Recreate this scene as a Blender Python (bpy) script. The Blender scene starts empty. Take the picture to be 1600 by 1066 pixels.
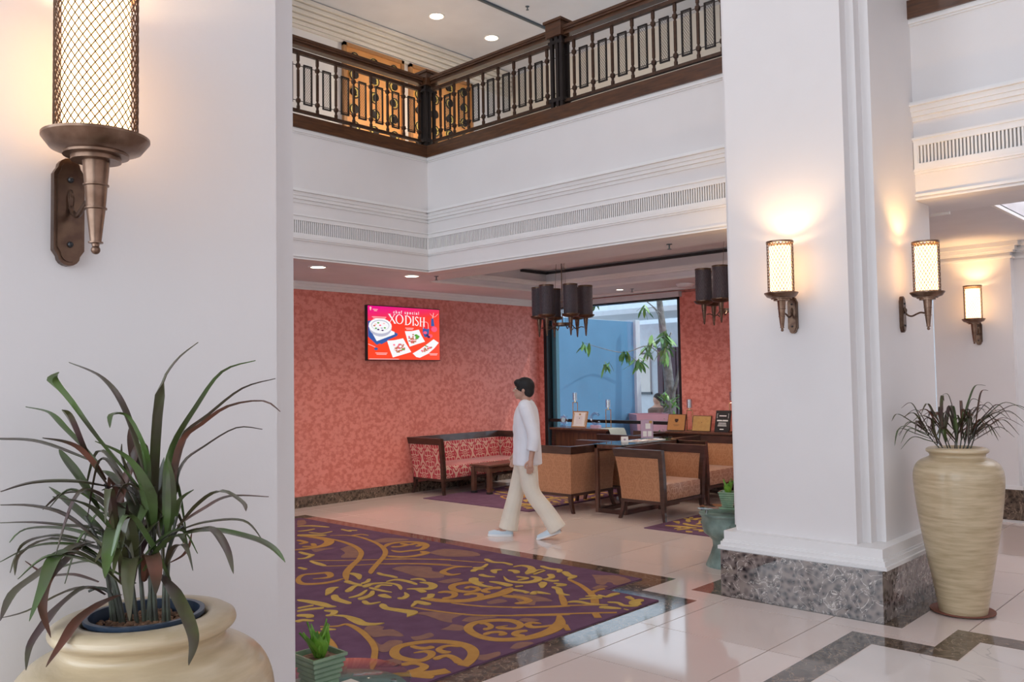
import bpy, bmesh, math, random
from mathutils import Vector, Matrix
random.seed(7)
S = bpy.context.scene
COL = S.collection
PI = math.pi

# ------------------------------------------------------------------ camera
cam_d = bpy.data.cameras.new('camera'); cam = bpy.data.objects.new('camera', cam_d); COL.objects.link(cam)
yaw, pitch, roll = .75549, .0449058, -.0162315
f = Vector((math.cos(yaw)*math.cos(pitch), math.sin(yaw)*math.cos(pitch), math.sin(pitch)))
r0 = Vector((math.sin(yaw), -math.cos(yaw), 0)); u0 = r0.cross(f)
r = r0*math.cos(roll)+u0*math.sin(roll); u = -r0*math.sin(roll)+u0*math.cos(roll)
M = Matrix(((r.x, u.x, -f.x, 0), (r.y, u.y, -f.y, 0), (r.z, u.z, -f.z, 1.65), (0, 0, 0, 1)))
cam.matrix_world = M
cam_d.sensor_width = 36; cam_d.lens = 1334.94*36/1600; cam_d.clip_start = .05; cam_d.clip_end = 200
S.camera = cam

# ------------------------------------------------------------------ world, light, exposure
W = bpy.data.worlds.new('sky'); S.world = W; W.use_nodes = True
wb = W.node_tree.nodes['Background']; wb.inputs[0].default_value = (.70, .85, 1.0, 1); wb.inputs[1].default_value = 1.9
S.view_settings.view_transform = 'Standard'; S.view_settings.look = 'None'
S.view_settings.exposure = 0.0; S.view_settings.gamma = 1; S.view_settings.use_curve_mapping = False
S.cycles.max_bounces = 8; S.cycles.diffuse_bounces = 4; S.cycles.glossy_bounces = 4
S.cycles.transparent_max_bounces = 12; S.cycles.sample_clamp_indirect = 6

def lamp(name, kind, loc, energy, color, size=None, sizey=None, rot=None, spot=None, blend=.6):
    d = bpy.data.lights.new(name, kind); d.energy = energy; d.color = color
    if kind == 'AREA':
        d.shape = 'RECTANGLE'; d.size = size; d.size_y = sizey or size
    elif size is not None: d.shadow_soft_size = size
    if kind == 'SPOT': d.spot_size = spot; d.spot_blend = blend
    o = bpy.data.objects.new(name, d); COL.objects.link(o); o.location = loc
    if rot: o.rotation_euler = rot
    return o
DAY = (.86, .92, 1.0)
# daylight through the tall lobby window behind the camera
lamp('daylight_window', 'AREA', (-4.7, 3.0, 3.2), 385, DAY, 5.6, 11, (0, -PI/2, 0))
lamp('side_fill', 'AREA', (3.0, -5.7, 3.2), 120, (.95, .93, 1.0), 12, 5.0, (PI/2, 0, 0))  # added soft fill in front of the windowless side wall
# added soft overhead fill for the atrium, without any fixture
lamp('atrium_fill', 'AREA', (3.2, 3.6, 6.95), 78, (.98, .95, .95), 5, 5)
# unseen fill added to brighten the lounge, shining up into its ceiling tray
lamp('tray_fill', 'AREA', (7.78, 6.3, 3.12), 4, (1, .93, .90), .12, 4.6, (PI, 0, 0)); 
lamp('hall_fill', 'AREA', (9.4, .8, 3.2), 60, (.92, .95, 1), 2.8, 2.0, (PI, 0, 0))  # fill added to brighten the hall ceiling, no fixture there
lamp('courtyard_sun', 'SUN', (14, 8, 12), 1.6, (1, .96, .9), rot=(.35, .5, 0))

# ------------------------------------------------------------------ materials
def mat(name, col, rough=.6, metal=0., spec=.5, col2=None, scale=8., detail=4., bump=0., bscale=None, coat=0., emit=None, estr=0., alpha=1., stretch=None, lo=.35, hi=.65, trans=0., sheen=0.):
    m = bpy.data.materials.new(name); m.use_nodes = True
    nt = m.node_tree; N = nt.nodes; L = nt.links; b = N['Principled BSDF']
    c = (*col, 1)
    b.inputs['Base Color'].default_value = c; b.inputs['Roughness'].default_value = rough
    b.inputs['Metallic'].default_value = metal; b.inputs['Specular IOR Level'].default_value = spec
    b.inputs['Coat Weight'].default_value = coat; b.inputs['Alpha'].default_value = alpha
    b.inputs['Transmission Weight'].default_value = trans
    if sheen: b.inputs['Sheen Weight'].default_value = sheen
    if emit: b.inputs['Emission Color'].default_value = (*emit, 1); b.inputs['Emission Strength'].default_value = estr
    tc = N.new('ShaderNodeTexCoord'); mp = N.new('ShaderNodeMapping'); L.new(tc.outputs['Object'], mp.inputs[0])
    if stretch: mp.inputs['Scale'].default_value = stretch
    if col2 is None: col2 = tuple(min(1, x*.93) for x in col)
    n = N.new('ShaderNodeTexNoise'); n.inputs['Scale'].default_value = scale; n.inputs['Detail'].default_value = detail
    L.new(mp.outputs[0], n.inputs['Vector'])
    rp = N.new('ShaderNodeValToRGB'); L.new(n.outputs['Fac'], rp.inputs[0])
    rp.color_ramp.elements[0].position = lo; rp.color_ramp.elements[1].position = hi
    rp.color_ramp.elements[0].color = (*col2, 1); rp.color_ramp.elements[1].color = c
    L.new(rp.outputs[0], b.inputs['Base Color'])
    if bump:
        n2 = N.new('ShaderNodeTexNoise'); n2.inputs['Scale'].default_value = bscale or scale*4; n2.inputs['Detail'].default_value = 3
        L.new(mp.outputs[0], n2.inputs['Vector'])
        bp = N.new('ShaderNodeBump'); bp.inputs['Strength'].default_value = bump; bp.inputs['Distance'].default_value = .01
        L.new(n2.outputs['Fac'], bp.inputs['Height']); L.new(bp.outputs[0], b.inputs['Normal'])
    return m

def math_node(nt, op, a, b_=None, c=None):
    n = nt.nodes.new('ShaderNodeMath'); n.operation = op
    for i, v in enumerate((a, b_, c)):
        if v is None: continue
        if isinstance(v, (int, float)): n.inputs[i].default_value = v
        else: nt.links.new(v, n.inputs[i])
    return n.outputs[0]

def damask(name, ground, figure, s=9., rough=.5, split=.5):
    """ogee damask: rows of medallions with scrolls, woven into two colours"""
    m = bpy.data.materials.new(name); m.use_nodes = True; nt = m.node_tree; N = nt.nodes; L = nt.links
    b = N['Principled BSDF']; b.inputs['Roughness'].default_value = rough; b.inputs['Sheen Weight'].default_value = .3
    tc = N.new('ShaderNodeTexCoord'); sp = N.new('ShaderNodeSeparateXYZ'); L.new(tc.outputs['Object'], sp.inputs[0])
    h = math_node(nt, 'MULTIPLY', math_node(nt, 'ADD', sp.outputs[0], math_node(nt, 'MULTIPLY', sp.outputs[1], 1.0)), s*PI)
    v = math_node(nt, 'MULTIPLY', sp.outputs[2], s*.62*PI)
    ch = math_node(nt, 'COSINE', h); cv = math_node(nt, 'COSINE', v)
    o1 = math_node(nt, 'MULTIPLY', ch, cv)
    ch2 = math_node(nt, 'COSINE', math_node(nt, 'MULTIPLY', h, 3.0)); cv2 = math_node(nt, 'COSINE', math_node(nt, 'MULTIPLY', v, 3.0))
    sh2 = math_node(nt, 'COSINE', math_node(nt, 'MULTIPLY', h, 2.0)); sv2 = math_node(nt, 'COSINE', math_node(nt, 'MULTIPLY', v, 4.0))
    o2 = math_node(nt, 'MULTIPLY', ch2, cv2); o3 = math_node(nt, 'MULTIPLY', sh2, sv2)
    t = math_node(nt, 'ADD', math_node(nt, 'MULTIPLY', o1, .9), math_node(nt, 'ADD', math_node(nt, 'MULTIPLY', o2, .8), math_node(nt, 'MULTIPLY', o3, .6)))
    w = math_node(nt, 'SINE', math_node(nt, 'MULTIPLY', t, 4.6))
    rp = N.new('ShaderNodeValToRGB'); L.new(math_node(nt, 'MULTIPLY_ADD', w, .5, .5), rp.inputs[0])
    rp.color_ramp.elements[0].position = split-.07; rp.color_ramp.elements[1].position = split+.07
    rp.color_ramp.elements[0].color = (*ground, 1); rp.color_ramp.elements[1].color = (*figure, 1)
    L.new(rp.outputs[0], b.inputs['Base Color'])
    bp = N.new('ShaderNodeBump'); bp.inputs['Strength'].default_value = .25; bp.inputs['Distance'].default_value = .004
    L.new(rp.outputs[0], bp.inputs['Height']); L.new(bp.outputs[0], b.inputs['Normal'])
    return m

def marble(name, dark, mid, light, scale, rough, vein=.02, spec=.5):
    m = bpy.data.materials.new(name); m.use_nodes = True; nt = m.node_tree; N = nt.nodes; L = nt.links
    b = N['Principled BSDF']; b.inputs['Roughness'].default_value = rough; b.inputs['Specular IOR Level'].default_value = spec
    tc = N.new('ShaderNodeTexCoord'); n0 = N.new('ShaderNodeTexNoise'); n0.inputs['Scale'].default_value = scale*.6; n0.inputs['Detail'].default_value = 5
    L.new(tc.outputs['Object'], n0.inputs['Vector'])
    mx = N.new('ShaderNodeVectorMath'); mx.operation = 'MULTIPLY_ADD'; L.new(n0.outputs['Color'], mx.inputs[0]); mx.inputs[1].default_value = (.10*6/scale,)*3
    L.new(tc.outputs['Object'], mx.inputs[2])
    n1 = N.new('ShaderNodeTexVoronoi'); n1.inputs['Scale'].default_value = scale; L.new(mx.outputs[0], n1.inputs['Vector']); n1.feature = 'SMOOTH_F1'
    rp = N.new('ShaderNodeValToRGB'); L.new(n1.outputs['Distance'], rp.inputs[0])
    e = rp.color_ramp.elements; e[0].position = .12; e[0].color = (*dark, 1); e[1].position = .55; e[1].color = (*mid, 1)
    n2 = N.new('ShaderNodeTexNoise'); n2.inputs['Scale'].default_value = scale*.35; n2.inputs['Detail'].default_value = 5; n2.inputs['Distortion'].default_value = 1.2; L.new(tc.outputs['Object'], n2.inputs['Vector'])
    r2 = N.new('ShaderNodeValToRGB'); L.new(math_node(nt, 'ABSOLUTE', math_node(nt, 'SUBTRACT', n2.outputs['Fac'], .5)), r2.inputs[0])
    r2.color_ramp.elements[0].position = 0; r2.color_ramp.elements[0].color = (1, 1, 1, 1); r2.color_ramp.elements[1].position = vein; r2.color_ramp.elements[1].color = (0, 0, 0, 1)
    mix = N.new('ShaderNodeMixRGB'); L.new(r2.outputs[0], mix.inputs[0]); L.new(rp.outputs[0], mix.inputs[1]); mix.inputs[2].default_value = (*light, 1)
    L.new(mix.outputs[0], b.inputs['Base Color'])
    return m

def glass(name, tint=(1, 1, 1), refl=.12, tr=.97, ior=1.5):
    m = bpy.data.materials.new(name); m.use_nodes = True; nt = m.node_tree; N = nt.nodes; L = nt.links
    for n in list(N):
        if n.type == 'BSDF_PRINCIPLED': N.remove(n)
    out = [n for n in N if n.type == 'OUTPUT_MATERIAL'][0]
    t = N.new('ShaderNodeBsdfTransparent'); t.inputs[0].default_value = (*[tr*x for x in tint], 1)
    g = N.new('ShaderNodeBsdfGlossy'); g.inputs['Roughness'].default_value = .03
    fr = N.new('ShaderNodeFresnel'); fr.inputs[0].default_value = ior
    ge = N.new('ShaderNodeNewGeometry'); front = math_node(nt, 'SUBTRACT', 1.0, ge.outputs['Backfacing'])   # only the outer faces mirror
    mm = math_node(nt, 'MULTIPLY', math_node(nt, 'MAXIMUM', fr.outputs[0], refl), front)
    mx = N.new('ShaderNodeMixShader'); L.new(mm, mx.inputs[0]); L.new(t.outputs[0], mx.inputs[1]); L.new(g.outputs[0], mx.inputs[2])
    L.new(mx.outputs[0], out.inputs[0])
    return m

MT = {}
MT['white'] = mat('white_plaster', (.77, .735, .72), .55, col2=(.745, .71, .695), scale=1.5, bump=.04, bscale=60)
MT['trim'] = mat('white_trim_paint', (.82, .80, .785), .4, col2=(.79, .77, .75), scale=3)
MT['ceil'] = mat('ceiling_paint', (.74, .72, .74), .7, scale=2)
MT['upceil'] = mat('high_ceiling_paint', (.66, .66, .71), .7, scale=2)
MT['cream'] = mat('cream_wall_paint', (.72, .66, .58), .6, scale=2)
MT['cove'] = mat('cream_cove_boards', (.74, .68, .60), .45, scale=2)
MT['slot'] = mat('dark_grille_recess', (.42, .39, .36), .8)
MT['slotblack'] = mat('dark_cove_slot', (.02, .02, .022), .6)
MT['red'] = mat('coral_stucco', (.74, .265, .215), .5, col2=(.60, .165, .125), scale=17, detail=12, bump=.45, bscale=26, stretch=(1, 1, 1.2), lo=.40, hi=.58)
MT['tile'] = mat('polished_cream_tile', (.72, .60, .54), .07, col2=(.68, .565, .505), scale=.9, detail=6, spec=.6)
MT['grout'] = mat('grout', (.30, .24, .21), .8)
MT['mtile'] = marble('white_veined_marble', (.66, .60, .56), (.72, .66, .62), (.50, .46, .44), 3.0, .07, .010)
MT['emp'] = marble('brown_emperador_marble', (.022, .018, .020), (.24, .195, .175), (.66, .60, .54), 26, .045, .012, 1.0)
MT['empdark'] = marble('dark_emperador_marble', (.028, .020, .015), (.13, .092, .066), (.38, .28, .2), 24, .06, .012, .8)
MT['wood'] = mat('stained_wood_rail', (.115, .046, .018), .28, col2=(.06, .024, .011), scale=5, detail=6, stretch=(1, 1, 8), coat=.3)
MT['wooddk'] = mat('dark_walnut_frame', (.060, .026, .018), .28, col2=(.035, .015, .011), scale=6, detail=6, coat=.4, stretch=(1, 1, 5))
MT['woodtab'] = mat('walnut_table_wood', (.15, .065, .04), .3, col2=(.09, .038, .024), scale=5, detail=6, coat=.4, stretch=(1, 4, 1))
MT['woodcon'] = mat('console_panel_wood', (.11, .045, .022), .35, col2=(.05, .02, .011), scale=4, detail=8, coat=.3, stretch=(2, 9, .8))
MT['iron'] = mat('brown_wrought_iron', (.085, .040, .022), .42, .4, col2=(.05, .024, .014), scale=20)
MT['ironblk'] = mat('black_wrought_iron', (.028, .020, .018), .4, .4)
MT['bronze'] = mat('aged_bronze', (.26, .165, .115), .30, .85, col2=(.15, .085, .055), scale=18, detail=6)
MT['mesh'] = mat('dark_bronze_wire', (.10, .055, .032), .4, .6)
MT['plate'] = mat('dark_bronze_plate', (.14, .085, .055), .33, .8, col2=(.09, .05, .035), scale=30)
MT['shade'] = mat('dark_lampshade_gauze', (.085, .065, .075), .6, col2=(.065, .05, .058), scale=40)
MT['glow'] = mat('lit_frosted_shade', (.9, .75, .5), .5, emit=(1.0, .57, .25), estr=6.5, scale=3)
MT['lamp'] = mat('downlight_lens', (1, .95, .85), .5, emit=(1, .82, .6), estr=14)
MT['glass'] = glass('window_glass', refl=.04)
MT['ugla'] = glass('upper_window_glass', (.8, .92, 1.0), .05, .9)
MT['tglass'] = glass('table_glass', (.86, .95, .94), .08, .93, 1.3)
MT['cglass'] = glass('clear_crystal', (.9, .95, 1.0), .25, .9)
MT['damred'] = damask('crimson_damask', (.42, .010, .030), (.60, .36, .28), 6.2, split=.56)
MT['damgold'] = damask('copper_damask', (.40, .18, .085), (.46, .22, .11), 8, .38)
MT['damgold2'] = damask('shiny_copper_satin', (.40, .15, .055), (.44, .175, .07), 8, .33)
MT['seatgold'] = damask('glossy_copper_seat', (.36, .165, .09), (.50, .27, .165), 8, .25)
MT['rug'] = mat('purple_wool', (.165, .085, .135), .95, col2=(.135, .066, .108), scale=7, bump=.5, bscale=350, spec=.1)
MT['ruggold'] = mat('gold_wool', (.52, .26, .055), .95, col2=(.46, .22, .045), scale=14, bump=.6, bscale=350)
MT['rugyel'] = mat('yellow_wool', (.60, .38, .085), .95, col2=(.53, .33, .07), scale=14, bump=.6, bscale=350)
MT['rugtau'] = mat('taupe_wool', (.30, .145, .095), .95, col2=(.25, .12, .088), scale=14, bump=.6, bscale=350)
MT['pot'] = mat('cream_glazed_clay', (.58, .455, .29), .32, col2=(.40, .30, .17), scale=5, detail=8, stretch=(1, 1, 9), bump=.15, bscale=14, lo=.25, hi=.62, coat=.25)
MT['liner'] = mat('blue_black_plastic', (.03, .05, .085), .3)
MT['gravel'] = mat('tan_clay_pebbles', (.32, .17, .09), .8, col2=(.10, .05, .03), scale=60)
MT['leafdk'] = mat('bronze_green_leaf', (.075, .085, .030), .28, col2=(.060, .030, .028), scale=7, detail=3, spec=.6, lo=.38, hi=.62)
MT['leafgr'] = mat('green_strap_leaf', (.075, .135, .030), .3, col2=(.05, .05, .028), scale=7, detail=3, spec=.6)
MT['leafrd'] = mat('reddish_strap_leaf', (.16, .055, .035), .32, col2=(.05, .035, .022), scale=9, detail=3)
MT['stem'] = mat('plant_stem', (.075, .085, .055), .45, col2=(.04, .035, .03), scale=30)
MT['succ'] = mat('bright_green_leaf', (.24, .50, .06), .35, col2=(.10, .28, .035), scale=12)
MT['celadon'] = mat('green_celadon_glaze', (.24, .36, .22), .22, col2=(.17, .27, .17), scale=12, coat=.5)
MT['verdi'] = mat('verdigris_bronze_drum', (.27, .37, .33), .45, .1, col2=(.12, .18, .155), scale=7, detail=8, bump=.3, bscale=30)
MT['terra'] = mat('rust_saucer', (.20, .065, .04), .6)
MT['linen'] = mat('white_linen', (.80, .80, .84), .8, sheen=.3, scale=6, bump=.1, bscale=40)
MT['trous'] = mat('cream_trousers', (.76, .69, .58), .85, sheen=.2, scale=6, bump=.1, bscale=30)
MT['skin'] = mat('skin', (.52, .30, .22), .5)
MT['hair'] = mat('black_hair', (.006, .005, .006), .6, scale=80, bump=.4)
MT['shoe'] = mat('pale_blue_shoe', (.55, .66, .74), .4)
MT['sole'] = mat('white_sole', (.8, .8, .8), .5)
MT['brass'] = mat('thin_gold_wire', (.75, .58, .32), .25, .9)
MT['gold'] = mat('gold_plaque', (.58, .38, .14), .35, .5, col2=(.50, .32, .12), scale=20)
MT['copper'] = mat('copper_plaque', (.52, .27, .10), .35, .4, scale=20)
MT['black'] = mat('black_lacquer', (.018, .018, .020), .3)
MT['oak'] = mat('light_wood_frame', (.40, .19, .07), .4, scale=20)
MT['paper'] = mat('white_paper', (.82, .80, .78), .6)
MT['lilac'] = mat('lilac_print', (.50, .36, .48), .5, scale=20)
MT['cloth'] = mat('grey_green_runner', (.34, .36, .32), .8, scale=20)
MT['alum'] = mat('grey_metal_frame', (.10, .12, .14), .4, .4)
MT['frame'] = mat('black_window_frame', (.010, .012, .014), .35, .2)
MT['teal'] = mat('teal_mullion', (.06, .20, .26), .4)
MT['paleblue'] = mat('pale_blue_post', (.50, .72, .84), .5)
MT['bluewall'] = mat('steel_blue_wall', (.13, .33, .54), .7, scale=2)
MT['courtwhite'] = mat('courtyard_white_wall', (.72, .80, .88), .7)
MT['pave'] = mat('courtyard_paving', (.42, .42, .40), .7, scale=6)
MT['bark'] = mat('grey_bark', (.30, .30, .29), .8, col2=(.16, .16, .15), scale=12, detail=8, bump=.5)
MT['tleaf'] = mat('tree_leaf', (.11, .30, .06), .4, col2=(.05, .17, .05), scale=5)
MT['tleafl'] = mat('light_tree_leaf', (.25, .50, .10), .4, col2=(.12, .32, .07), scale=5)
MT['pink'] = mat('pink_planter', (.66, .33, .38), .6)
MT['slat'] = mat('dark_plum_slat', (.10, .065, .09), .6)
MT['brownshirt'] = mat('brown_shirt', (.16, .10, .08), .8)
MT['orange'] = mat('ochre_screen_panel', (.72, .34, .11), .5, col2=(.66, .30, .09), scale=3)
MT['oldgold'] = mat('pale_gold_disc', (.75, .58, .16), .4, .2)
MT['blind'] = mat('roller_blind', (.60, .58, .60), .6)
MT['dome'] = mat('white_plastic', (.8, .78, .78), .4)
MT['chrome'] = mat('chrome', (.6, .6, .62), .15, 1.)

# ------------------------------------------------------------------ mesh builder
class MB:
    def __init__(s): s.v = []; s.f = []
    def add(s, vs, fs):
        k = len(s.v); s.v += [tuple(p) for p in vs]; s.f += [tuple(i+k for i in q) for q in fs]; return s
    def box(s, x0, x1, y0, y1, z0, z1):
        return s.add([(x0, y0, z0), (x1, y0, z0), (x1, y1, z0), (x0, y1, z0), (x0, y0, z1), (x1, y0, z1), (x1, y1, z1), (x0, y1, z1)],
                     [(0, 3, 2, 1), (4, 5, 6, 7), (0, 1, 5, 4), (1, 2, 6, 5), (2, 3, 7, 6), (3, 0, 4, 7)])
    def bbox(s, x0, x1, y0, y1, z0, z1, b=.006):
        """box with chamfered edges"""
        bm = bmesh.new(); bmesh.ops.create_cube(bm, size=1)
        for v in bm.verts: v.co = Vector(((x0+x1)/2+v.co.x*(x1-x0), (y0+y1)/2+v.co.y*(y1-y0), (z0+z1)/2+v.co.z*(z1-z0)))
        bmesh.ops.bevel(bm, geom=bm.edges[:]+bm.verts[:], offset=b, segments=2, affect='EDGES', profile=.6)
        return s.addbm(bm)
    def addbm(s, bm):
        bm.verts.index_update(); s.add([v.co[:] for v in bm.verts], [[v.index for v in q.verts] for q in bm.faces]); bm.free(); return s
    def lathe(s, prof, c=(0, 0, 0), n=32, arc=None, cap=True):
        vs = []; fs = []; m = len(prof)
        for i in range(n):
            a = 2*PI*i/n
            for (rr, z) in prof: vs.append((c[0]+rr*math.cos(a), c[1]+rr*math.sin(a), c[2]+z))
        for i in range(n):
            j = (i+1) % n
            for k in range(m-1): fs.append((i*m+k, j*m+k, j*m+k+1, i*m+k+1))
        if cap:
            if prof[0][0] > 1e-5: fs.append(tuple(i*m for i in range(n))[::-1])
            if prof[-1][0] > 1e-5: fs.append(tuple(i*m+m-1 for i in range(n)))
        return s.add(vs, fs)
    def tube(s, pts, rad, n=8, cap=True, flat=1.0):
        pts = [Vector(p) for p in pts]
        if isinstance(rad, (int, float)): rad = [rad]*len(pts)
        vs = []; fs = []; up = Vector((0, 0, 1)); prev = None
        for i, p in enumerate(pts):
            t = (pts[min(i+1, len(pts)-1)]-pts[max(i-1, 0)]).normalized()
            if prev is None:
                a = t.cross(up)
                if a.length < .1: a = t.cross(Vector((1, 0, 0)))
                a.normalize()
            else: a = (prev-t*prev.dot(t)).normalized()
            prev = a; b = t.cross(a)
            for k in range(n):
                an = 2*PI*k/n
                vs.append(p+a*rad[i]*math.cos(an)+b*rad[i]*math.sin(an)*flat)
        for i in range(len(pts)-1):
            for k in range(n):
                j = (k+1) % n; fs.append((i*n+k, i*n+j, (i+1)*n+j, (i+1)*n+k))
        if cap:
            fs.append(tuple(range(n))[::-1]); fs.append(tuple(range((len(pts)-1)*n, len(pts)*n)))
        return s.add(vs, fs)
    def loft(s, rings, cap=True):
        n = len(rings[0]); vs = [p for q in rings for p in q]; fs = []
        for i in range(len(rings)-1):
            for k in range(n):
                j = (k+1) % n; fs.append((i*n+k, i*n+j, (i+1)*n+j, (i+1)*n+k))
        if cap: fs.append(tuple(range(n))[::-1]); fs.append(tuple(range((len(rings)-1)*n, len(rings)*n)))
        return s.add(vs, fs)
    def prism(s, poly, z0, z1, axis='z'):
        n = len(poly)
        def P(a, b, h): return (a, b, h) if axis == 'z' else ((a, h, b) if axis == 'y' else (h, a, b))
        vs = [P(a, b, z0) for a, b in poly]+[P(a, b, z1) for a, b in poly]
        fs = [tuple(range(n))[::-1], tuple(range(n, 2*n))]+[(i, (i+1) % n, n+(i+1) % n, n+i) for i in range(n)]
        return s.add(vs, fs)
    def ball(s, c, rx, ry=None, rz=None, seg=16, rings=10):
        ry = ry or rx; rz = rz or rx; vs = []; fs = []
        for i in range(1, rings):
            th = PI*i/rings
            for k in range(seg):
                a = 2*PI*k/seg; vs.append((c[0]+rx*math.sin(th)*math.cos(a), c[1]+ry*math.sin(th)*math.sin(a), c[2]+rz*math.cos(th)))
        for i in range(rings-2):
            for k in range(seg):
                j = (k+1) % seg; fs.append((i*seg+k, (i+1)*seg+k, (i+1)*seg+j, i*seg+j))
        vs += [(c[0], c[1], c[2]+rz), (c[0], c[1], c[2]-rz)]; t = len(vs)-2; bt = len(vs)-1
        for k in range(seg):
            j = (k+1) % seg; fs.append((t, k, j)); fs.append((bt, (rings-2)*seg+j, (rings-2)*seg+k))
        return s.add(vs, fs)
    def mesh(s, name, m, smooth=False, angle=40, up=False):
        me = bpy.data.meshes.new(name); me.from_pydata(s.v, [], s.f)
        if m: me.materials.append(m)
        bm = bmesh.new(); bm.from_mesh(me); bmesh.ops.recalc_face_normals(bm, faces=bm.faces)
        if up:
            bm.normal_update()
            for q in bm.faces:
                if q.normal.z < -.3: q.normal_flip()
        bm.to_mesh(me); bm.free()
        if smooth:
            me.polygons.foreach_set('use_smooth', [True]*len(me.polygons))
            me.set_sharp_from_angle(angle=math.radians(angle))
        me.update(); return me

def tag(o, label=None, cat=None, group=None, kind=None):
    if label: o['label'] = label
    if cat: o['category'] = cat
    if group: o['group'] = group
    if kind: o['kind'] = kind
    return o
def obj(name, mb, m, parent=None, smooth=False, loc=None, rz=0, label=None, cat=None, group=None, kind=None, angle=40):
    me = mb.mesh(name, m, smooth, angle) if isinstance(mb, MB) else mb
    o = bpy.data.objects.new(name, me); COL.objects.link(o)
    if parent: o.parent = parent
    if loc: o.location = loc
    if rz: o.rotation_euler = (0, 0, rz)
    return tag(o, label, cat, group, kind)
def thing(name, loc, label, cat, group=None, rz=0):
    o = bpy.data.objects.new(name, None); COL.objects.link(o); o.location = loc; o.rotation_euler = (0, 0, rz)
    o.empty_display_size = .1
    return tag(o, label, cat, group)
def copy_tree(o, parent=None):
    c = o.copy(); COL.objects.link(c)
    if parent: c.parent = parent
    for ch in list(o.children): copy_tree(ch, c)
    return c
def st(name, mb, m, parent=None, smooth=False):
    return obj(name, mb, m, parent, smooth, kind='structure')
def catmull(P, k=6):
    out = []; n = len(P)
    for i in range(n-1):
        p0, p1, p2, p3 = P[max(i-1, 0)], P[i], P[i+1], P[min(i+2, n-1)]
        for j in range(k):
            t = j/k
            out.append(tuple(.5*(2*b+(c-a)*t+(2*a-5*b+4*c-d)*t*t+(3*b-a-3*c+d)*t**3) for a, b, c, d in zip(p0, p1, p2, p3)))
    out.append(tuple(P[-1])); return out
def remesh(mb, voxel, name, m, smooth_it=3):
    me = mb.mesh(name+'_raw', None); o = bpy.data.objects.new('raw', me); COL.objects.link(o)
    md = o.modifiers.new('r', 'REMESH'); md.mode = 'VOXEL'; md.voxel_size = voxel
    sm = o.modifiers.new('s', 'SMOOTH'); sm.iterations = smooth_it; sm.factor = .5
    dg = bpy.context.evaluated_depsgraph_get(); dg.update()
    out = bpy.data.meshes.new_from_object(o.evaluated_get(dg)); out.name = name
    bpy.data.objects.remove(o); bpy.data.meshes.remove(me)
    out.materials.clear(); out.materials.append(m)
    out.polygons.foreach_set('use_smooth', [True]*len(out.polygons)); out.update(); return out
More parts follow.
